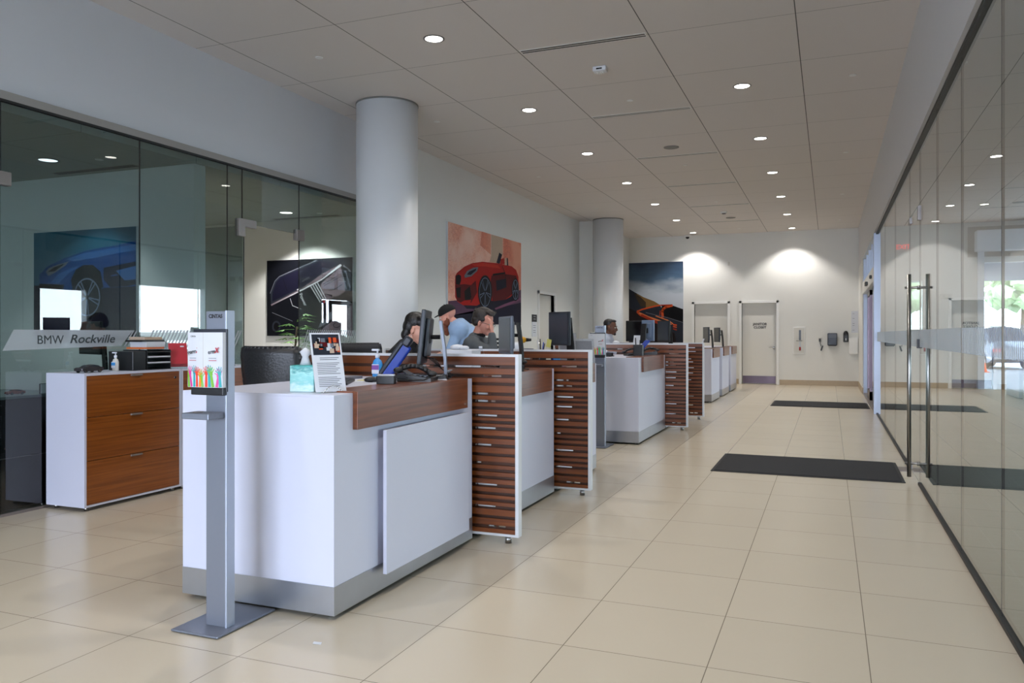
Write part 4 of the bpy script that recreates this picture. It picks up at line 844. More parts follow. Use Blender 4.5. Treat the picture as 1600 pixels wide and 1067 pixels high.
# ---- counter things
def phone(x,y,z,rz,label,blue=False,up=True):
    t=thing('desk_phone',label,'telephone',(x,y,z),rz,'desk telephones on the counters')
    bm=bmesh.new(); prism(bm,[(-.10,0),(.10,0),(.10,.045),(-.10,.02)],lambda u,v,d:(d-.095,u,v),.19); obj('phone_body',bm,'black_plastic',t)
    bm=bmesh.new(); 
    for i in range(4):
        for j in range(3):
            yy=-.06+.03*i; zz=.02+(yy+.1)/.2*.025+.001; box(bm,-.03+.028*j,-.012+.028*j,yy,yy+.018,zz,zz+.005)
    obj('keypad',bm,'grey_plastic',t)
    bm=bmesh.new(); obox(bm,Vector((.02,.07,.050)),.11,.05,.008,Matrix.Rotation(.5,3,'X'),.002); obj('phone_display',bm,'screen_grey',t)
    bm=bmesh.new(); pts=[Vector((-.065,-.10+.2*i/8,.045+.035*math.sin(PI*i/8)+.02*i/8)) for i in range(9)]; tube(bm,pts,.014,8); ball(bm,pts[0],.024,.03,.018,10); ball(bm,pts[-1],.024,.03,.018,10); obj('handset',bm,'black_plastic',t)
    if blue:
        bm=bmesh.new(); obox(bm,Vector((.0,.13,.11)),.16,.02,.24,Matrix.Rotation(-.7,3,'X'),.006); obj('blue_screen_cover',bm,'blue_plastic',t)
    bm=bmesh.new(); tube(bm,[(-.08,-.1,.03),(-.12,-.06,.012),(-.13,.03,.01),(-.10,.10,.012),(-.05,.14,.01)],.004,6); obj('coiled_cord',bm,'black_plastic',t)
    return t
phone(-2.25,4.12,ZT+.008,-1.3+PI,'black desk phone on the wood cap of the nearest counter')
t=thing('desk_scanner','tilted blue and black handheld reader stand beside the sanitizer bottle','scanner stand',(-2.585,4.45,ZT),.38)
bm=bmesh.new(); obox(bm,Vector((0,0,.11)),.07,.035,.25,Matrix.Rotation(.62,3,'Y'),.012); obj('blue_body',bm,'blue_plastic',t)
bm=bmesh.new(); obox(bm,Vector((-.035,0,.125)),.03,.05,.27,Matrix.Rotation(.62,3,'Y'),.01); obox(bm,Vector((.07,0,.235)),.06,.05,.07,Matrix.Rotation(.62,3,'Y'),.015); obj('black_grip',bm,'dark_plastic',t); B('stand_foot',-.06,.04,-.045,.045,0,.015,'black_plastic',t,.004)
phone(-2.22,6.12 if 0 else 5.50,ZT+.008,-1.2,'black desk phone on the wood cap of the second counter')
phone(-2.42,10.35,ZT,-1.0,'dark phone with upright blue cover at the counter behind the far stand',True)
phone(-2.25,10.62,ZT+.008,-1.4,'low black phone right of the blue covered phone')
# sanitizer pump bottle
def pump(x,y,z,label,s=1,body='clear_liquid_blue',band='h_purple'):
    t=thing('sanitizer_bottle',label,'bottle',(x,y,z)); 
    O('bottle_body',lambda b:lathe(b,[(.034*s,0),(.036*s,.01*s),(.036*s,.09*s),(.026*s,.115*s),(.013*s,.125*s),(.013*s,.135*s)],n=20,sx=1.0,sy=.72),body,t)
    O('front_label',lambda b:box(b,-.026*s,.026*s,-.0285*s,-.027*s,.03*s,.09*s),'label_white',t); O('label_band',lambda b:box(b,-.026*s,.026*s,-.029*s,-.0285*s,.055*s,.085*s),band,t); 
    O('pump_head',lambda b:(cone(b,(0,0,.13*s),(0,0,.155*s),.015*s,n=14),cone(b,(0,0,.155*s),(0,0,.178*s),.006*s,n=10),box(b,-.04*s,.012*s,-.009*s,.009*s,.175*s,.188*s,.003)),'label_white',t)
    return t
pump(-2.70,4.41,ZT,'pump bottle of blue hand sanitizer on the nearest counter',1.0)
pump(-5.30,4.70,1.03,'small clear sanitizer bottle beside the black letter tray',.8,'socket','clear_liquid_blue')
# tissue box
t=thing('tissue_box','teal watercolour tissue box at the corner of the nearest counter','tissue box',(-2.405,3.255,ZT),.35)
B('carton',-.06,.06,-.06,.06,0,.13,'tissue_print',t,.004)
bm=bmesh.new(); lathe(bm,[(.03,.128),(.022,.15),(.016,.17),(.03,.195),(.004,.215)],n=9,sy=.5); obj('tissue',bm,'paper',t)
# tilted sign holder
t=thing('sign_holder','clear leaning sign holder with printed photo sheet on the nearest counter','sign holder',(-2.225,3.215,ZT),1.02)
R=Matrix.Rotation(-.20,4,'X')
def tilted(nm,x0,x1,z0,z1,d0,d1,m,p=t):
    b2=bmesh.new(); box(b2,x0,x1,-d1,-d0,z0,z1); b2.transform(Matrix.Rotation(-TILT,4,'X')); return obj(nm,b2,m,p)
sh=tilted('sheet',-.078,.078,.005,.30,-.003,.002,'paper')
ph=tilted('printed_photo',-.070,.070,.188,.292,.002,.0028,'p_slate',sh)
random.seed(3)
for k in range(34):
    a=random.uniform(-.068,.055); w=random.uniform(.008,.03); z=random.uniform(.19,.26); hh=random.uniform(.012,.03)
    tilted('photo_detail',a,min(.069,a+w),z,min(.291,z+hh),.0028,.0031+k*.00004,random.choice(['p_white','p_orange','p_red_dark','p_grey','p_black','p_beige','p_red_dark','p_slate']),ph)
b2=bmesh.new()
for k in range(17):
    if k in (2,10): continue
    z=.172-.0088*k; box(b2,-.058 if k>1 else -.04,.058-.01*(k%3),-.0026,-.002,z,z+.0034)
b2.transform(Matrix.Rotation(-TILT,4,'X')); obj('print_lines',b2,'ink_grey',sh)
bm=bmesh.new(); tube(bm,[Vector((-.05+.1*i/10,-.02,.004+.03*math.sin(PI*i/10))) for i in range(11)],.0035,6); obj('wire_foot',bm,'chrome',t)
B('back_foot',-.06,.06,.0,.10,0,.003,'clear_glass',t)
# keyboard, mouse, papers, note, small box, cables
t=thing('keyboard','black keyboard on the nearest counter','keyboard',(-2.62,3.86,ZT),-1.1); B('keyboard_body',-.20,.20,-.07,.07,0,.016,'black_plastic',t,.004)
bm=bmesh.new()
for i in range(14):
    for j in range(5): box(bm,-.185+.0265*i,-.163+.0265*i,-.06+.0245*j,-.040+.0245*j,.016,.021)
obj('keys',bm,'dark_plastic',t)
t=thing('computer_mouse','black mouse next to the yellow note','mouse',(-2.5,4.03,ZT),-1.0); O('mouse_body',lambda b:ball(b,(0,0,.014),.03,.052,.019,14),'black_plastic',t); O('scroll_wheel',lambda b:cone(b,(-.004,.025,.03),(.004,.025,.03),.007,n=10),'grey_plastic',t)
o=O('paper_sheet',lambda b:obox(b,Vector((-2.6,4.13,ZT+.001)),.21,.29,.002,Matrix.Rotation(.3,3,'Z')),'paper'); tag(o,'white paper sheet lying under the yellow note','paper')
o=O('sticky_note',lambda b:obox(b,Vector((-2.62,4.15,ZT+.0035)),.075,.10,.002,Matrix.Rotation(.1,3,'Z')),'yellow_note'); tag(o,'yellow sticky note on the nearest counter','sticky note')
t=thing('card_holder','small black card holder on the wood cap','card holder',(-2.27,3.80,ZT+.008),.3); B('holder_body',-.05,.05,-.03,.03,0,.045,'black_plastic',t,.003); B('cards',-.045,.045,-.02,.015,.03,.053,'paper',t)
t=thing('credit_terminal','black card terminal in front of the monitor','card terminal',(-2.235,4.28,ZT+.008),-1.2); B('terminal_body',-.045,.045,-.09,.09,0,.028,'black_plastic',t,.008); B('terminal_screen',-.032,.032,.02,.07,.028,.03,'screen_grey',t)
B('terminal_edge',-.05,.05,-.095,.095,.0,.006,'chrome',t,.002)
bm=bmesh.new(); rr=random.Random(5)
for k in range(3):
    p=[Vector((-2.40+.02*k,4.40,ZT+.14)),Vector((-2.34+.02*k,4.44,ZT+.13)),Vector((-2.27,4.48,ZT+.06)),Vector((-2.22+.01*k,4.50,ZT+.014+.006*k)),Vector((-2.30,4.53,ZT+.014)),Vector((-2.42,4.50,ZT+.006))]; tube(bm,p,.003,6)
tag(obj('monitor_cable',bm,'black_plastic'),'black cables hanging behind the nearest monitor','cable')
o=O('paper_sheet',lambda b:obox(b,Vector((-2.25,4.47,ZT+.03)),.10,.06,.002,Matrix.Rotation(-.6,3,'Y')),'paper'); tag(o,'curled white paper slip at the end of the nearest counter','paper')
t=thing('stapler','black stapler beside the keyboard on the nearest counter','stapler',(-2.83,3.95,ZT),.3); B('stapler_base',-.07,.07,-.018,.018,0,.01,'black_plastic',t,.003); O('stapler_arm',lambda b:obox(b,Vector((0,0,.034)),.145,.03,.022,Matrix.Rotation(-.12,3,'Y'),.006),'dark_plastic',t)
o=B('notebook',-2.96,-2.78,4.1,4.36,ZT,ZT+.018,'ink_grey',None,.003); tag(o,'grey notebook by the sanitizer pump','notebook')
# second counter
t=thing('clear_bottle','clear plastic water bottle on the second counter','bottle',(-2.56,5.72,ZT)); O('bottle_body',lambda b:lathe(b,[(.03,0),(.033,.01),(.031,.05),(.034,.08),(.03,.12),(.022,.15),(.012,.172)],n=20),'bottle_glass',t); O('bottle_cap',lambda b:cone(b,(0,0,.17),(0,0,.188),.014,n=14),'label_white',t); O('bottle_label',lambda b:lathe(b,[(.0345,.06),(.0345,.1)],n=20),'label_white',t)
t=thing('tabletop_notice','leaning notice sheet at the left of the second counter','notice',(-2.78,5.16,ZT+.0),-.95); tilted('sheet',-.07,.07,0,.25,-.002,.002,'paper_grey'  ,t)
o=B('white_box',-2.72,-2.46,5.34,5.5,ZT,ZT+.165,'paper',None,.004); tag(o,'low white paper tray behind the nearest slatted screen','paper tray')
o=O('crumpled_paper',lambda b:(ball(b,(-2.62,5.42,ZT+.185),.06,.04,.022,9),ball(b,(-2.56,5.42,ZT+.18),.04,.04,.018,8)),'paper'); tag(o,'crumpled white tissue on the white paper tray','tissue')
# third counter
for k,(x,y,l,rz) in enumerate(((-2.16,7.26,'grey brochure holder leaning nearest the aisle on the third counter',.55),(-2.19,7.40,'grey brochure holder behind the front one on the third counter',.55),(-2.36,7.36,'upright brochure holder deeper on the third counter',.45))):
    t=thing('brochure_holder',l,'brochure holder',(x,y,ZT+.008),rz,'leaning brochure holders on the third counter'); tilted('brochure',-.09,.09,0,.24 if k<2 else .30,-.004,.002,'paper_grey',t); tilted('brochure_cover',-.08,.08,.02,.22,.002,.003,'ink_grey' if k!=1 else 'paper_grey',t)
o=O('sticky_note',lambda b:obox(b,Vector((-2.41,6.93,ZT+.20)),.05,.004,.075,Matrix.Rotation(-.3,3,'Z')@Matrix.Rotation(.2,3,'Y')),'yellow_note'); tag(o,'pale yellow note stuck at the foot of the third counter monitor','sticky note')
t=thing('pen_cup','dark cup of pens and clips on the third counter','pen cup',(-2.44,6.80,ZT)); O('cup',lambda b:lathe(b,[(.045,0),(.05,.14),(.046,.14),(.04,.01)],n=18),'black_plastic',t)
for k in range(5):
    a=k*1.2; O('pen',lambda b:cone(b,(0,0,.02),(.035*math.cos(a),.035*math.sin(a),.20+.01*k),.005,n=8),['black_plastic','blue_plastic','chrome','paper','black_plastic'][k],t)
o=O('paper_roll',lambda b:cone(b,(-2.76,6.80,ZT+.165),(-2.66,6.86,ZT+.165),.045,n=16),'paper'); tag(o,'white paper bundle left of the pens on the third counter','paper')
t=thing('letter_tray','white stacked tray carrying the paper bundle','letter tray',(-2.72,6.83,ZT)); 
for k in range(2): B('tray_level',-.13,.13,-.09,.09,.05*k,.05*k+.008,'white_edge',t)
B('tray_side',-.13,-.122,-.09,.09,0,.12,'white_edge',t); B('tray_side',.122,.13,-.09,.09,0,.12,'white_edge',t)
t=thing('tape_dispenser','blue tape holder by the third counter pens','tape dispenser',(-2.24,6.72,ZT+.008),.2); O('tape_body',lambda b:prism(b,[(-.06,0),(.06,0),(.05,.03),(.0,.05),(-.05,.1),(-.06,.09)],lambda u,v,d:(u,d-.02,v),.04),'blue_plastic',t); O('tape_roll',lambda b:cone(b,(-.02,-.022,.055),(-.02,.022,.055),.03,n=16),'clear_liquid_blue',t)
# counter behind far stand
t=thing('pen_cup','tall black organiser right of the blue phone','pen cup',(-2.30,10.15,ZT)); B('cup',-.06,.06,-.05,.05,0,.15,'black_plastic',t,.01); O('pen',lambda b:(cone(b,(-.03,0,.1),(-.04,0,.24),.008,n=8),cone(b,(.02,0,.1),(.02,0,.21),.006,n=8)),'black_plastic',t)
for k,(x,y,rx) in enumerate(((-2.77,10.0,.5),(-2.66,10.1,-.3),(-2.80,10.2,.2))):
    o=O('paper_sheet',lambda b:obox(b,Vector((x,y,ZT+.035+.01*k)),.16,.12,.002,Matrix.Rotation(rx,3,'X')@Matrix.Rotation(.3*k,3,'Z')),'paper'); tag(o,['white paper standing in the black letter rack','loose white paper right of the letter rack','white paper behind the letter rack'][k],'paper')
t=thing('letter_rack','low black letter rack left of the blue phone','letter rack',(-2.72,9.85,ZT)); B('rack_base',-.15,.15,-.1,.1,0,.012,'black_plastic',t); B('rack_divider',-.15,.15,-.03,-.024,.012,.05,'black_plastic',t); B('rack_divider',-.15,.15,.04,.046,.012,.05,'black_plastic',t)
t=thing('tabletop_notice','white card leaning between the two far black monitors','notice',(-2.62,11.62,ZT),-.2); tilted('sheet',-.12,.12,0,.28,-.002,.002,'paper',t)
o=O('crumpled_paper',lambda b:(ball(b,(-2.92,11.4,ZT+.16),.06,.05,.03,9)),'paper'); tag(o,'crumpled white tissue before the bearded person','tissue')
o=B('white_box',-3.0,-2.84,11.3,11.5,ZT,ZT+.13,'white_edge',None,.004); tag(o,'white box under the far crumpled tissue','box')
# on the far counters : telephones leaning papers
o=O('paper_sheet',lambda b:obox(b,Vector((-2.40,16.40,ZT+.10)),.02,.10,.20,Matrix.Rotation(.35,3,'Y')),'label_white'); tag(o,'white leaflet leaning at the small far monitor','leaflet')
# ---- things on the cabinets
def model_car(x,y,z,rz,label,m,s):
    t=thing('model_car',label,'model car',(x,y,z),rz)
    car_parts(t,m,s); return t
def car_parts(t,m,s,W=1.8,L=4.4,Hh=1.35,suv=False):
    Hh=1.75 if suv else Hh
    prof=[(-2.2,.35),(-2.2,.75),(-2.0,.86),(-1.2,.92),(-.55,1.28 if not suv else 1.68),(.5,1.33 if not suv else 1.72),(1.2,1.22 if not suv else 1.66),(1.75,.95 if not suv else 1.1),(2.2,.85),(2.22,.40),(1.9,.25),(-1.9,.25)]
    bm=bmesh.new(); n=len(prof)
    secs=[]
    for yy,k in ((-.9,.86),(-.82,.96),(-.45,1.0),(.45,1.0),(.82,.96),(.9,.86)):
        secs.append([bm.verts.new((px*s*(.985 if abs(yy)>.85 else 1),yy*s*(1 if pz<.95 else .84),(.25+(pz-.25)*k)*s)) for px,pz in prof])
    for a,b in zip(secs,secs[1:]):
        for i in range(n):
            f=bm.faces.new((a[i],a[(i+1)%n],b[(i+1)%n],b[i]))
    bm.faces.new(secs[0]); bm.faces.new(secs[-1][::-1]); obj('car_body',bm,m,t)
    top=1.26 if not suv else 1.62
    for sy in (-1,1):
        bm=bmesh.new(); prism(bm,[(-1.0,.95),(-.5,top-.04),(.5,top),(1.1,top-.08),(1.5,.97)],lambda u,v,d:(u*s,sy*(.80-(v-.95)*.06+d)*s,v*s),.02); obj('side_window',bm,'car_glass',t)
    bm=bmesh.new(); vs=[bm.verts.new(Vector(p)*s) for p in ((-1.18,-.66,.96),(-1.18,.66,.96),(-.60,.6,top-.02),(-.60,-.6,top-.02),(-1.15,-.66,.94),(-1.15,.66,.94),(-.56,.6,top-.04),(-.56,-.6,top-.04))]
    for q in ((0,1,2,3),(4,7,6,5),(0,4,5,1),(2,6,7,3),(0,3,7,4),(1,5,6,2)): bm.faces.new([vs[k] for k in q])
    obj('windscreen',bm,'car_glass',t)
    for px in (-1.4,1.4):
        for sy in (-1,1):
            bm=bmesh.new(); cone(bm,(px*s,sy*.72*s,.33*s),(px*s,sy*.93*s,.33*s),.33*s,n=24); w=obj('wheel',bm,'black_rubber',t)
            bm=bmesh.new(); cone(bm,(px*s,sy*.93*s,.33*s),(px*s,sy*.945*s,.33*s),.2*s,n=10); obj('rim',bm,'chrome',w)
    for sy in (-1,1):
        bm=bmesh.new(); box(bm,2.17*s,2.235*s,(sy*.72-.14)*s,(sy*.72+.14)*s,.68*s,.8*s); obj('tail_light',bm,'tail_light',t)
        bm=bmesh.new(); box(bm,-2.22*s,-2.17*s,(sy*.68-.15)*s,(sy*.68+.15)*s,.62*s,.74*s); obj('headlight',bm,'chrome',t)
model_car(-5.27,4.43,1.03,PI/2+.05,'small grey toy car on the near cabinet','model_metal',.046)
t=thing('letter_tray','black letter tray tower on the near cabinet','letter tray',(-5.33,4.92,1.03),.0)
bm=bmesh.new(); box(bm,-.13,.14,-.15,-.02,0,.155,.006); obj('file_box',bm,'black_plastic',t)
for k in range(4): B('tray_level',-.12,.15,-.01,.24,.048*k,.048*k+.006,'black_plastic',t)
for y in (-.012,.236): B('tray_side',-.12,.14,y,y+.006,0,.165,'black_plastic',t)
for k in range(2): B('tray_paper',-.10,.148,.0,.23,.054+.048*k,.064+.048*k,'paper',t)
t=thing('paper_stack','stack of folders and leaflets on the black tray','folders',(-5.40,5.09,1.2)); 
t.location=(-5.36,5.07,1.20)
B('leaflets',-.1,.1,-.12,.09,0,.015,'orange_folder',t); B('white_sheets',-.08,.1,-.10,.10,.015,.06,'paper',t,.003); B('dark_folder',-.1,.09,-.13,.1,.06,.075,'black_plastic',t); B('top_sheets',-.08,.09,-.11,.08,.075,.10,'p_beige',t,.004)
t=thing('brochure','upright red leaflet in a clear holder beside the letter tray','leaflet holder',(-5.17,5.235,1.03),1.0); tilted('red_sheet',-.075,.075,.015,.225,-.002,.003,'red_folder',t); tilted('holder_lip',-.08,.08,0,.04,.003,.006,'bottle_glass',t); B('holder_base',-.08,.08,-.01,.06,0,.004,'bottle_glass',t)
tilted('white_mark',.02,.05,.19,.2,.003,.0038,'paper',t)
t=thing('yellow_toy','small yellow and black object on the second cabinet','ornament',(-5.18,5.82,1.03)); O('yellow_body',lambda b:ball(b,(0,0,.03),.025,.025,.03,10),'yellow_plastic',t); B('black_base',-.05,.05,-.06,.06,0,.012,'black_plastic',t,.003)
# yellow drill like tool and black trays behind the third counter (on a low shelf)
t=thing('storage_shelf','white back shelf standing behind the grey jacket person','shelf unit',(-4.60,10.6,0)); B('shelf_body',-.3,.3,-.9,1.6,.02,1.02,'white_laminate',t,.004); B('shelf_front',.3,.312,-.88,1.58,.05,1.0,'cabinet_wood',t)
for k,(x,y) in enumerate(((-.25,-.85),(.25,-.85),(.25,1.5),(-.25,1.5))): O('shelf_foot',lambda b:cone(b,(x,y,0),(x,y,.02),.02,n=10),'steel',t)
t=thing('cordless_drill','yellow and black power tool on the back shelf','power tool',(-4.38,11.35,1.02),.4); O('tool_body',lambda b:(ball(b,(0,0,.22),.07,.045,.05,12),obox(b,Vector((-.02,0,.12)),.05,.05,.16,Matrix.Rotation(.15,3,'Y'),.01)),'yellow_plastic',t); O('tool_chuck',lambda b:cone(b,(.06,0,.22),(.14,0,.22),.03,.02,12),'black_plastic',t); B('battery',-.08,.06,-.04,.04,0,.05,'black_plastic',t,.008)
o=O('cable_coil',lambda b:[tube(b,[Vector((-4.42+.08*math.cos(a/8*2*PI),11.72+.08*math.sin(a/8*2*PI),1.05+.02*k+.0)) for a in range(9)],.012,6) for k in range(3)],'grey_plastic'); tag(o,'grey coil beside the yellow power tool','cable')
t=thing('letter_tray','black letter tray stack behind the grey jacket person','letter tray',(-4.38,10.35,1.02)); 
for k in range(5): B('tray_level',-.15,.15,-.2,.2,.055*k,.055*k+.03,'black_plastic',t,.004)
for x in (-.15,.14): B('tray_side',x,x+.01,-.2,.2,0,.26,'black_plastic',t)
o=O('paper_scrap',lambda b:obox(b,Vector((-2.03,2.83,.003)),.035,.02,.002,Matrix.Rotation(.12,3,'Y')@Matrix.Rotation(.4,3,'Z')),'paper'); tag(o,'tiny white paper scrap on the floor before the nearest counter','paper')
# ---- offices
t=thing('office_desk','dark wood desk in the first office behind the glass','desk',(-6.9,5.38,0)); B('desk_top',-1.25,.95,-.45,.45,.70,.74,'office_counter',t,.003); B('desk_front',-1.2,.9,-.40,-.36,.06,.70,'dark_office_wood',t); B('desk_side',.86,.9,-.36,.4,.0,.70,'dark_office_wood',t); B('desk_side',-1.2,-1.16,-.36,.4,.0,.70,'dark_office_wood',t)
t=thing('file_cabinet','dark low office cabinet standing right behind the left glass','cabinet',(-5.95,3.55,0)); B('cabinet_body',-.30,.30,-.9,.95,.02,.84,'dark_office_wood',t,.004); B('cabinet_top',-.31,.31,-.91,.96,.84,.86,'office_counter',t); B('drawer_line',.30,.304,-.85,.9,.40,.405,'nickel',t)
O('drawer_handle',lambda b:cone(b,(.315,.25,.15),(.315,.40,.2),.006,n=8),'chrome',t)
for k,(x,y) in enumerate(((-.25,-.85),(.25,-.85),(.25,.9),(-.25,.9))): O('cabinet_foot',lambda b:cone(b,(x,y,0),(x,y,.02),.02,n=10),'steel',t)
t=monitor(-6.28,5.36,.74,-.35,'black office monitor below the blue picture behind glass',.5,.3,.55,'black_plastic','screen_black',False); 
for k in 'group',: del t[k]
chair(-7.1,4.45,.1,'black office chair inside the first office',.5,1.05,'black_leather')
t=thing('paper_stack','pile of papers at the left picture edge behind the glass','papers',(-6.1,3.75,.86)); rr=random.Random(2)
for k in range(5): O('papers',lambda b:obox(b,Vector((rr.uniform(-.02,.02),rr.uniform(-.02,.02),.03+.055*k)),.22,.30,.05,Matrix.Rotation(rr.uniform(-.3,.3),3,'Z')),['black_plastic','paper_grey','p_dark_brown'][k%3],t)
model_car(-5.80,4.22,.86,PI/2,'tiny rust coloured toy on the dark cabinet behind the glass','rust_model',.03)
t=thing('small_sign','little white framed number card on the dark office cabinet','card',(-5.68,4.36,.86)); B('card_frame',-.0,.008,-.03,.03,0,.08,'black_plastic',t); B('card',.008,.010,-.026,.026,.004,.076,'paper',t)
# potted plant in second office
t=thing('potted_plant','green leafy potted plant in the second office','potted plant',(-6.22,8.22,0)); O('pot',lambda b:lathe(b,[(.14,0),(.18,.35),(.165,.35),(.15,.30)],n=24),'terracotta',t)
bm=bmesh.new(); tube(bm,[(0,0,.3),(.02,.01,.8),(-.01,.0,1.15),(.02,0,1.42)],.012,8); obj('stem',bm,'bark',t)
bm=bmesh.new(); rr=random.Random(11)
for k in range(26):
    a=rr.uniform(0,2*PI); z=rr.uniform(.95,1.5); el=rr.uniform(-.1,.7); L=rr.uniform(.16,.30)
    o0=Vector((.02*math.cos(a),.02*math.sin(a),z)); st=Vector((math.cos(a)*math.cos(el),math.sin(a)*math.cos(el),math.sin(el))); e=o0+st*L*.6; cone(bm,o0,e,.003,.002,5)
    for q in range(6):
        b=a+(q-2.5)*.45; dr=Vector((math.cos(b),math.sin(b),-.25)).normalized(); sd=dr.cross(Vector((0,0,1))).normalized(); l=L*.55; w=l*.14
        pts=[e,e+dr*l*.4+sd*w,e+dr*l,e+dr*l*.4-sd*w]; lo=[p-Vector((0,0,.002)) for p in pts]
        A=[bm.verts.new(p) for p in pts]; D=[bm.verts.new(p) for p in lo]; bm.faces.new(A); bm.faces.new(D[::-1])
        for i in range(4): bm.faces.new((A[i],A[(i+1)%4],D[(i+1)%4],D[i]))
tag(t,'green leafy potted plant in the second office','potted plant'); o=obj('leaves',bm,'leaf',t)
o=B('office_counter',-7.9,-6.6,8.35,9.2,0,.74,'white_laminate',None,.006); tag(o,'pale office desk in the second office below the engine picture','desk')
# ------------------------------------------------------------------ people
def figure(name,label,face,pose,skin,top,hair,extra=None,height_scale=1):
    """pose: world joints. One continuous remeshed body; clothing, hair, eyes are children"""
    root=thing(name,label,'person',pose['pelvis'][:2]+(0,)); o0=Vector(root.location)
    J={k:Vector(v)-o0 for k,v in pose.items() if isinstance(v,tuple)}
    F=Vector(face).normalized(); Lf=Vector((0,0,1)).cross(F).normalized(); U=F.cross(Lf).normalized()
    Rh=Matrix((Lf*-1,F,U)).transposed()  # local x=right,y=forward,z=up
    H0=J['head']
    def hp(x,y,z): return H0+Rh@Vector((x,y,z))
    body=bmesh.new()
    def hb(c,r,n=20): ball(body,hp(*c),*r,n,Rh)
    hb((0,-.015,.04),(.074,.097,.082)); hb((0,.022,-.015),(.064,.072,.088)); hb((0,.032,-.072),(.046,.05,.036)); hb((0,.066,-.094),(.020,.018,.018))
    hb((0,.078,.024),(.046,.016,.011)); hb((0,.0785,-.062),(.022,.018,.012)); hb((.035,.064,-.03),(.022,.022,.02)); hb((-.035,.064,-.03),(.022,.022,.02))
    cone(body,hp(0,.084,.012),hp(0,.109,-.03),.008,.013,10); hb((0,.104,-.032),(.016,.014,.010))
    for s in (-1,1): hb((s*.076,-.008,-.012),(.009,.017,.030),12)
    cone(body,hp(0,-.02,-.05),J['neck'],.050,.056,14); ball(body,J['neck'],.056,.056,.05,14)
    def limb(p,q,r0,r1,bm=body):
        cone(bm,p,q,r0,r1,16); ball(bm,p,r0,r0,r0,14); ball(bm,q,r1,r1,r1,14)
    SH=(J['sl']-J['sr']).normalized()
    def torso(bm,g=0):
        g=g+pose.get('girth',0)
        for a,b,w0,w1,d0,d1 in ((J['pelvis'],J['waist'],.165,.150,.115,.11),(J['waist'],J['chest'],.150,.172,.11,.125),(J['chest'],J['neck'],.172,.075,.12,.065)):
            n=6
            for i in range(n+1):
                v=i/n; c=a.lerp(b,v); ax=(b-a).normalized(); dd=SH.cross(ax).normalized()
                R=Matrix((SH,dd,ax)).transposed(); ball(bm,c,w0+(w1-w0)*v+g,d0+(d1-d0)*v+g,.06,18,R)
        for s in 'lr': limb(J['chest'].lerp(J['neck'],.6),J['s'+s],.07+g,.062+g,bm)
    torso(body)
    for s in 'lr':
        limb(J['s'+s],J['e'+s],.050,.038); limb(J['e'+s],J['w'+s],.038,.026)
        limb(J['h'+s],J['k'+s],.082,.055); limb(J['k'+s],J['a'+s],.054,.036)
        # hand
        w=J['w'+s]; d=(Vector(pose.get('hd'+s,tuple(w-J['e'+s])))).normalized(); up=Vector(pose.get('hu'+s,(0,0,1))); sd=d.cross(up).normalized(); nn=sd.cross(d).normalized()
        R=Matrix((sd,d,nn)).transposed(); ball(body,w+d*.045,.040,.052,.016,14,R)
        curl=pose.get('curl'+s,.35); sgn=1 if s=='r' else -1
        for k,(off,ln) in enumerate(((-.028,.062),(-.010,.072),(.009,.068),(.027,.054))):
            p=w+sd*off*sgn*-1+d*.085; dr=d.copy()
            for seg in range(3):
                q=p+dr*ln*(.45,.32,.23)[seg]; cone(body,p,q,.0088-.001*seg,.0080-.001*seg,8); ball(body,q,.008-.001*seg,.008-.001*seg,.008-.001*seg,8)
                p=q; dr=(dr*math.cos(curl)-nn*math.sin(curl)).normalized()
        p=w+sd*.03*sgn+d*.025; q=p+(d*.7+sd*.7*sgn-nn*.2).normalized()*.035; r=q+(d*.95+sd*.3*sgn-nn*.3).normalized()*.03
        cone(body,p,q,.013,.010,8); ball(body,q,.010,.010,.010,8); cone(body,q,r,.010,.008,8); ball(body,r,.008,.008,.008,8)
        f=pose.get('toe',None) or F; tf=Vector((f[0],f[1],0)).normalized(); an=J['a'+s]
        ball(body,an+tf*.07-Vector((0,0,.045)),.045,.11,.035,12,Matrix((tf.cross(Vector((0,0,1))),tf,Vector((0,0,1)))).transposed())
    bo=obj('body',body,skin,root,fix=False); baked(bo,('REMESH',dict(mode='VOXEL',voxel_size=.0055)),('SMOOTH',dict(iterations=2,factor=.5)))
    bo.data.materials.clear(); bo.data.materials.append(MATS[skin])
    def cloth(nm,fn,m,vox=.008,it=4,par=root):
        b=bmesh.new(); fn(b); o=obj(nm,b,m,par,fix=False); baked(o,('REMESH',dict(mode='VOXEL',voxel_size=vox)),('SMOOTH',dict(iterations=it,factor=.6))); o.data.materials.clear(); o.data.materials.append(MATS[m]); return o
    def shirt(b):
        torso(b,.016)
        for s in 'lr':
            limb(J['s'+s],J['e'+s],.068,.054,b); limb(J['e'+s],J['w'+s].lerp(J['e'+s],.12),.054,.038,b)
            m=J['e'+s]; ball(b,m,.058,.058,.058,12)
            for q in range(3): ball(b,J['s'+s].lerp(m,.3+.25*q),.066-.004*q,.066-.004*q,.014,12)
        cone(b,J['neck']-Vector((0,0,.05)),J['neck'].lerp(hp(0,-.02,-.06),.25),.085,.064,16)
    cloth('upper_garment',shirt,top)
    cloth('collar',lambda b:[ball(b,J['neck'].lerp(hp(0,-.02,-.06),.30)+Vector((.060*math.cos(a),.060*math.sin(a),.0)),.018,.018,.020,8) for a in [k*PI/8 for k in range(16)]],pose.get('collar',top),.006,2)
    def legs(b):
        ball(b,J['pelvis'],.18,.16,.13,16)
        for s in 'lr': limb(J['h'+s],J['k'+s],.098,.070,b); limb(J['k'+s],J['a'+s].lerp(J['k'+s],.1),.068,.055,b)
    cloth('trousers',legs,'trousers')
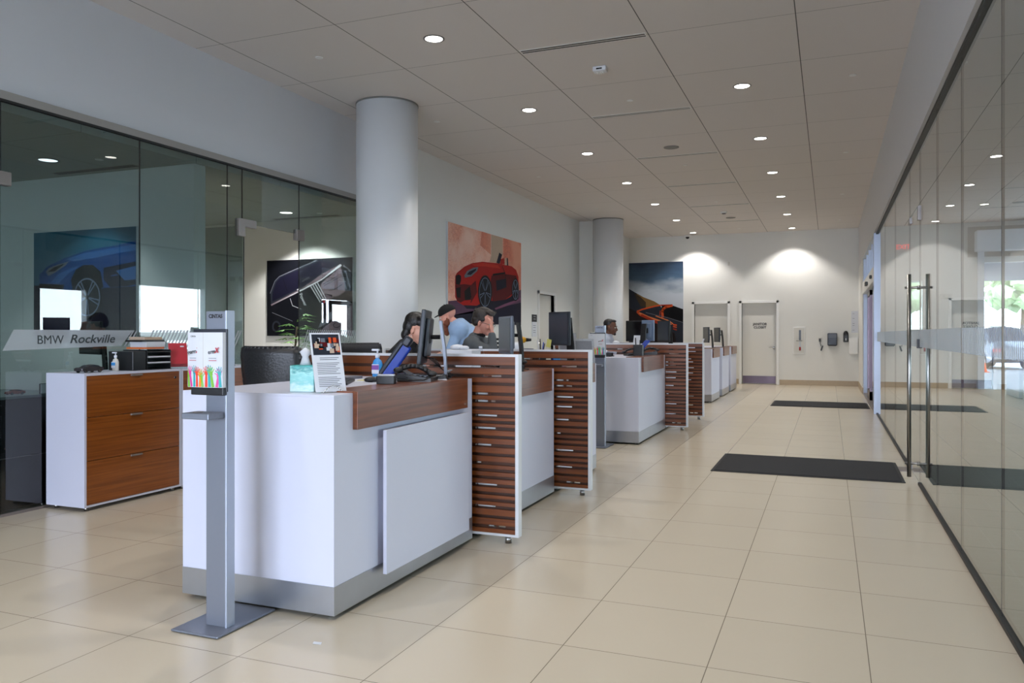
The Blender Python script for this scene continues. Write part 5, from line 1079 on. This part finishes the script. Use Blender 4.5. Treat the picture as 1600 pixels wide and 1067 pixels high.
    for s in 'lr':
        tf=Vector((F.x,F.y,0)).normalized(); an=J['a'+s]
        O('shoe',lambda b:(ball(b,an+tf*.07-Vector((0,0,.045)),.052,.135,.042,14,Matrix((tf.cross(Vector((0,0,1))),tf,Vector((0,0,1)))).transposed()),ball(b,an-Vector((0,0,.03)),.05,.05,.05,12)),'shoe',root,fix=False)
    for s in (-1,1):
        e=O('eye',lambda b:ball(b,hp(s*.031,.0795,.003),.0135,.0105,.009,12,Rh),'eye_white',bo,fix=False); O('iris',lambda b:ball(b,hp(s*.031,.0885,.003),.0055,.003,.0055,10,Rh),'iris',e,fix=False)
        O('eyebrow',lambda b:[ball(b,hp(s*(.018+.006*k),.0935-.0012*k*k*.35,.027+.002*math.sin(k*.8)),.005,.004,.0035,8,Rh) for k in range(5)],hair,bo,fix=False)
    O('lips',lambda b:(ball(b,hp(0,.0955,-.059),.021,.006,.0035,12,Rh),ball(b,hp(0,.095,-.066),.018,.006,.004,12,Rh)),'lip',bo,fix=False)
    return root,bo,hp,Rh,cloth,J
def seated(px,py,head,neck,f,hands,waist_z=.85,seat=.70):
    """joints of a sitter at (px,py) facing f (2d unit), with given head / neck"""
    f=Vector((f[0],f[1],0)).normalized(); l=Vector((-f.y,f.x,0)); P=Vector((px,py,seat)); N=Vector(neck)
    W=P.lerp(N,.38)-f*.02; Cc=P.lerp(N,.72)
    d=dict(pelvis=tuple(P),waist=tuple(W),chest=tuple(Cc),neck=tuple(N),head=tuple(head))
    for s,k in (('l',1),('r',-1)):
        sh=N-Vector((0,0,.055))+l*k*.165-f*.0; d['s'+s]=tuple(sh); w=Vector(hands[s]); m=sh.lerp(w,.5); 
        gap=max(0.0,.27**2-((w-sh).length/2)**2)**.5
        e=m+(Vector((0,0,-1))*.8+l*k*.4-f*.15).normalized()*gap; d['e'+s]=tuple(e); d['w'+s]=tuple(w)
        h=P+l*k*.09; d['h'+s]=tuple(h); kn=P+f*.42+l*k*.12+Vector((0,0,.01)); d['k'+s]=tuple(kn); d['a'+s]=tuple(kn+f*.05+Vector((0,0,-(seat-.09)))) 
    return d
# woman with black hair at the second counter
ff=(.93,.20)
pz=seated(-3.43,5.60,(-3.015,5.52,1.360),(-3.10,5.50,1.225),ff,dict(l=(-2.86,5.64,1.09),r=(-2.82,5.30,1.09)),seat=.70)
pz['curll']=pz['curlr']=.3
r,bo,hp,Rh,cloth,J=figure('person','person with black chin length hair and black top bent over the second counter',(.96,.10,-.34),pz,'skin_light','black_cloth','hair_black')
def hr(b):
    for c,q in (((0,-.03,.055),(.081,.098,.080)),((.0,-.058,.01),(.079,.068,.085)),((.045,.035,.100),(.042,.052,.026)),((-.045,.035,.100),(.042,.052,.026)),((.0,-.075,-.065),(.062,.042,.050)),((.056,-.062,-.05),(.020,.026,.050)),((-.056,-.062,-.05),(.020,.026,.050)),((.068,.03,.068),(.012,.036,.030)),((-.068,.03,.068),(.012,.036,.030))):
        ball(b,hp(*c),*q,18,Rh)
h=cloth('hair',hr,'hair_black',.005,2,bo)
for s in (-1,1): O('earring',lambda b:ball(b,hp(s*.088,0,-.05),.005,.005,.005,8),'chrome',bo,fix=False)
# man in grey jacket, hand to brow
ff=(.95,.10)
pz=seated(-3.30,6.86,(-3.055,6.90,1.435),(-3.12,6.88,1.285),ff,dict(l=(-2.80,7.02,1.09),r=(-2.925,6.79,1.335)),seat=.72)
pz['er']=(-2.90,6.76,1.14); pz['hdr']=(-.12,.10,.9); pz['hur']=(.8,.1,0); pz['curlr']=.55; pz['collar']='black_cloth'
r,bo,hp,Rh,cloth,J=figure('person','person in grey jacket and glasses resting a hand on the brow',(.95,-.02,-.30),pz,'skin_pink','grey_jacket','hair_dark')
def hr(b):
    for c,q in (((0,-.035,.055),(.083,.096,.082)),((0,-.07,.01),(.078,.055,.07)),((0,.035,.108),(.060,.052,.026)),((.02,.06,.100),(.04,.03,.02)),((.070,-.01,.035),(.012,.045,.03)),((-.070,-.01,.035),(.012,.045,.03)),((.068,-.045,.0),(.015,.03,.035)),((-.068,-.045,.0),(.015,.03,.035)),((0,-.02,.125),(.05,.06,.02))):
        ball(b,hp(*c),*q,18,Rh)
    rr=random.Random(1)
    for k in range(26): ball(b,hp(rr.uniform(-.06,.06),rr.uniform(-.10,.07),rr.uniform(.09,.125)),.014,.02,.010,8,Rh)
cloth('hair',hr,'hair_dark',.004,1,bo)
def gl(b):
    for s in (-1,1):
        c=[hp(s*.034+.022*math.cos(a),.098,.001+.015*math.sin(a)) for a in [k*PI/8 for k in range(17)]]; tube(b,c,.0018,6); tube(b,[hp(s*.056,.097,.006),hp(s*.082,.05,.006),hp(s*.084,-.005,.0)],.0022,6)
    tube(b,[hp(-.012,.1,.004),hp(.012,.1,.004)],.0018,6)
O('glasses',gl,'black_plastic',bo,fix=False)
# bearded man in cap and blue shirt, standing and leaning
f=Vector((-.93,-.30,0)).normalized(); l=Vector((-f.y,f.x,0)); P=Vector((-3.86,8.42,.98)); N=Vector((-4.03,8.32,1.435))
pz=dict(pelvis=tuple(P),waist=tuple(P.lerp(N,.36)-f*.03),chest=tuple(P.lerp(N,.70)-f*.03),neck=tuple(N),head=(-4.125,8.275,1.535),girth=.035)
for s,k in (('l',1),('r',-1)):
    sh=N-Vector((0,0,.06))+l*k*.185-f*.05; pz['s'+s]=tuple(sh); pz['e'+s]=tuple(sh+f*.10+l*k*.05-Vector((0,0,.26))); pz['w'+s]=tuple(sh+f*.30+l*k*.02-Vector((0,0,.36)))
    h=P+l*k*.1; pz['h'+s]=tuple(h); pz['k'+s]=tuple(h+f*.04-Vector((0,0,.43))); pz['a'+s]=tuple(h-f*.02-Vector((0,0,.85)))
r,bo,hp,Rh,cloth,J=figure('person','person with black cap, ginger beard and light blue shirt leaning forward',(-.90,-.35,-.38),pz,'skin_pink','blue_shirt','hair_auburn')
def bd(b):
    for c,q in (((0,.06,-.095),(.052,.052,.040)),((0,.075,-.13),(.048,.045,.052)),((0,.08,-.175),(.034,.032,.04)),((.05,.03,-.07),(.018,.035,.04)),((-.05,.03,-.07),(.018,.035,.04)),((0,.092,-.05),(.026,.01,.008)),((.062,.01,-.045),(.010,.02,.03)),((-.062,.01,-.045),(.010,.02,.03))): ball(b,hp(*c),*q,14,Rh)
cloth('beard',bd,'hair_auburn',.005,1,bo)
def cap_(b):
    ball(b,hp(0,-.012,.050),.086,.108,.088,20,Rh)
    bmesh.ops.bisect_plane(b,geom=b.verts[:]+b.edges[:]+b.faces[:],plane_co=hp(0,0,.032),plane_no=Rh@Vector((0,.12,1)),clear_inner=True); bmesh.ops.holes_fill(b,edges=b.edges[:])
c=O('cap',cap_,'black_cloth',bo,fix=False); O('cap_visor',lambda b:ball(b,hp(0,.098,.046),.060,.055,.007,16,Rh@Matrix.Rotation(-.12,3,'X')),'black_cloth',c,fix=False); O('cap_button',lambda b:ball(b,hp(0,-.012,.138),.008,.008,.005,8),'black_cloth',c,fix=False)
# man with goatee at the far counter
pz=seated(-3.36,11.60,(-3.075,11.68,1.43),(-3.12,11.67,1.285),(.95,.1),dict(l=(-2.86,11.80,1.09),r=(-2.86,11.50,1.09)),seat=.72)
r,bo,hp,Rh,cloth,J=figure('person','person with short black hair and goatee in a pale shirt at the far counter',(.95,.0,-.12),pz,'skin_brown','light_shirt','hair_black')
def hr(b):
    for c,q in (((0,-.028,.055),(.078,.092,.074)),((0,-.06,.01),(.070,.052,.06)),((0,.03,.100),(.055,.05,.022))): ball(b,hp(*c),*q,16,Rh)
cloth('hair',hr,'hair_black',.005,1,bo)
O('goatee',lambda b:(ball(b,hp(0,.080,-.092),.022,.018,.022,12,Rh),ball(b,hp(0,.096,-.048),.022,.006,.005,10,Rh)),'hair_black',bo,fix=False)
# ------------------------------------------------------------------ outdoors
o=struct(B('ground',-30,45,YF+.3,95,-.14,-.04,'asphalt'),'pale parking ground beyond the vehicle door','ground'); struct(B('ground',XD+.2,60,YB-30,YF+.3,-.14,-.04,'concrete'),'ground outside the service drive')
struct(B('ground',-30,XD+.2,-45,YB-.2,-.14,-.04,'concrete'),None)
o=B('canopy',2.2,14,YF+.3,38,3.55,3.85,'canopy_grey'); struct(o,'flat canopy roof outside the vehicle door','canopy')
bm=bmesh.new(); lathe(bm,[(.12,0),(.12,-.02),(.1,-.03)],(6.0,27,3.55),24); tag(obj('canopy_light',bm,'white_trim'),'round light under the outdoor canopy','ceiling light')
rr=random.Random(21)
def tree(x,y,h,r,label,gm):
    t=thing('tree',label,'tree',(x,y,0),0,'trees beyond the parking area'); O('trunk',lambda b:cone(b,(0,0,-.05),(.1,0,h*.5),.18,.1,10),'bark',t)
    b=bmesh.new()
    for k in range(110):
        a=rr.uniform(0,2*PI); e=rr.uniform(-.8,1); q=rr.uniform(.3,1.0)*r*(1-.35*abs(e))
        bmesh.ops.create_icosphere(b,subdivisions=1,radius=rr.uniform(.12,.26)*r,matrix=Matrix.Translation((q*math.cos(a),q*math.sin(a),h*.62+e*r*.75)))
    for v in b.verts: v.co+=Vector((rr.uniform(-1,1),rr.uniform(-1,1),rr.uniform(-1,1)))*.05*r
    obj('crown',b,gm,t)
for i,(x,y,h,r,l,gm) in enumerate(((4.6,56,7.0,2.2,'leafy tree left of centre in the vehicle door opening','tree_leaf'),(11.6,60,8.0,2.7,'taller tree at the right of the vehicle door opening','leaf_dark'),(-1.5,57,7,2.4,'tree seen through the small drive window','tree_leaf'),(8,76,12,3.6,'tall tree behind the two front parking trees','leaf_dark'),(19,66,9,3.4,'tree at the right picture edge outside','tree_leaf'),(-8.5,64,8,3.2,'tree half hidden by the far wall outside','leaf_dark'))): tree(x,y,h,r,l,gm)
b=bmesh.new()
for k in range(60): bmesh.ops.create_icosphere(b,subdivisions=2,radius=rr.uniform(.6,1.1),matrix=Matrix.Translation((rr.uniform(-4,22),rr.uniform(50,54),.5)))
tag(obj('hedge',b,'tree_leaf'),'long green hedge along the parking area','hedge')
def car(x,y,rz,label,m,suv):
    t=thing('car',label,'car',(x,y,-.04),rz,None); car_parts(t,m,1,suv=suv); return t
car(6.1,38,-PI/2+.3,'dark blue car parked outside the vehicle door','car_blue',True)
car(10.4,41,-PI/2,'red car parked outside near the right picture edge','car_red',False)
car(12.5,16.3,.4,'red car outside the side opening of the service drive','car_red',False)
car(12.2,21.5,.3,'grey car outside the side opening of the service drive','car_grey',False)
for i,(x,y,l) in enumerate(((5.15,33,'orange traffic cone at the left of the vehicle door opening'),(7.4,34,'orange traffic cone right of the dark blue car'))):
    t=thing('traffic_cone',l,'traffic cone',(x,y,-.04)); O('cone_body',lambda b:cone(b,(0,0,.03),(0,0,.7),.15,.03,18),'cone_orange',t); O('cone_band',lambda b:cone(b,(0,0,.35),(0,0,.48),.097,.073,18),'paper',t); B('cone_base',-.2,.2,-.2,.2,0,.03,'cone_orange',t)
t=thing('railing','metal railing at the far side of the parking area','railing',(8,47,-.04)); B('top_rail',-14,14,-.03,.03,1.05,1.1,'anodised_light',t); B('mid_rail',-14,14,-.02,.02,.55,.58,'anodised_light',t)
for k in range(15): B('rail_post',-14+2*k-.03,-14+2*k+.03,-.03,.03,0,1.05,'anodised_light',t)
# window frames of the unseen street front
for x in (-5.3,-4.4,-3.5,-2.6,-2.3,-1.4,-.5,.4): struct(B('trim_20',x-.03,x+.03,YB-.12,YB-.06,.15,3.3,'anodised_light'))
# ------------------------------------------------------------------ light
def spot(x,y,z,e,ang=math.radians(95),bl=.55,col=(1,.95,.90),r=.05):
    L=bpy.data.lights.new('downlight_or_fill','SPOT'); L.energy=e; L.spot_size=ang; L.spot_blend=bl; L.color=col; L.shadow_soft_size=r
    o=bpy.data.objects.new('downlight_or_fill',L); C.objects.link(o); o.location=(x,y,z); return o
E1=82
for x,y,s,i in spots: spot(x,y,H-.03,E1*(1.5 if y>21 else 1),math.radians(112),.45)
for y in (-.97,1.52,4.0): spot(-3.375,y,H-.03,E1,math.radians(112))
for y in (-.97,1.52,4.0,6.49): spot(-.887,y,H-.03,E1,math.radians(112))
spot(-6.77,4.3,2.93,60,math.radians(120),.6,(.9,.96,1)); spot(-6.77,5.25,2.93,45,math.radians(100),.4,(.9,.97,1)); spot(-6.73,8.72,2.93,170,math.radians(118),.35,(1,.98,.95)); spot(-7.2,7.2,2.93,110,math.radians(130),.6,(1,.98,.95))  # last spot has no fitting, added to brighten the second office
# broad glow of the recessed lamps' lenses on the panels is left to bounce light
w=bpy.data.worlds.new('world'); bpy.context.scene.world=w; w.use_nodes=True; bg=w.node_tree.nodes['Background']
N=w.node_tree.nodes; Lk=w.node_tree.links; tc=N.new('ShaderNodeTexCoord'); sp=N.new('ShaderNodeSeparateXYZ'); Lk.new(tc.outputs['Generated'],sp.inputs[0]); cr=N.new('ShaderNodeValToRGB'); Lk.new(sp.outputs[2],cr.inputs[0])
cr.color_ramp.elements[0].position=0; cr.color_ramp.elements[0].color=(.78,.86,1,1); cr.color_ramp.elements[1].position=.6; cr.color_ramp.elements[1].color=(.55,.70,1,1)
Lk.new(cr.outputs[0],bg.inputs[0]); bg.inputs[1].default_value=20
def portal(loc,sx,sy,rot):
    L=bpy.data.lights.new('window_portal','AREA'); L.shape='RECTANGLE'; L.size=sx; L.size_y=sy; L.cycles.is_portal=True
    o=bpy.data.objects.new('window_portal',L); C.objects.link(o); o.location=loc; o.rotation_euler=rot
portal((-3.95,YB-.05,1.72),2.7,3.15,(PI/2,0,0)); portal((-.95,YB-.05,1.72),2.7,3.15,(PI/2,0,0))
portal((5.68,YF+.1,1.53),4.44,3.06,(-PI/2,0,0))
portal((XD+.1,15.68,1.28),2.57,1.43,(0,PI/2,0)); portal((XD+.1,19.62,1.42),2.85,2.75,(0,PI/2,0)); portal((XD+.1,1.5,1.3),2.6,3.0,(0,PI/2,0))
# service drive lamps
for x,y in ((3,4),(3,9),(3,14),(3,19),(6.3,4),(6.3,9),(6.3,14),(6.3,19)): 
    o=dup(proto,(x,y,H),0,'round ceiling light over the service drive beyond the glass','round lights over the service drive'); spot(x,y,H-.03,E1*.42,math.radians(115),.5,(.95,.97,1))
# ------------------------------------------------------------------ camera
cam=bpy.data.cameras.new('camera'); co=bpy.data.objects.new('camera',cam); C.objects.link(co); bpy.context.scene.camera=co
co.location=(0,0,1.32); co.rotation_euler=(PI/2,0,.3812); cam.sensor_width=36; cam.lens=1237.3/1600*36; cam.shift_y=-10.7/1600; cam.clip_end=300
sc=bpy.context.scene; sc.view_settings.view_transform='Standard'; sc.view_settings.look='None'; sc.view_settings.gamma=1; sc.view_settings.use_curve_mapping=False; sc.view_settings.exposure=0.2
sc.cycles.max_bounces=10; sc.cycles.transparent_max_bounces=24; sc.cycles.diffuse_bounces=5; sc.cycles.caustics_reflective=False; sc.cycles.caustics_refractive=False; sc.cycles.sample_clamp_indirect=6
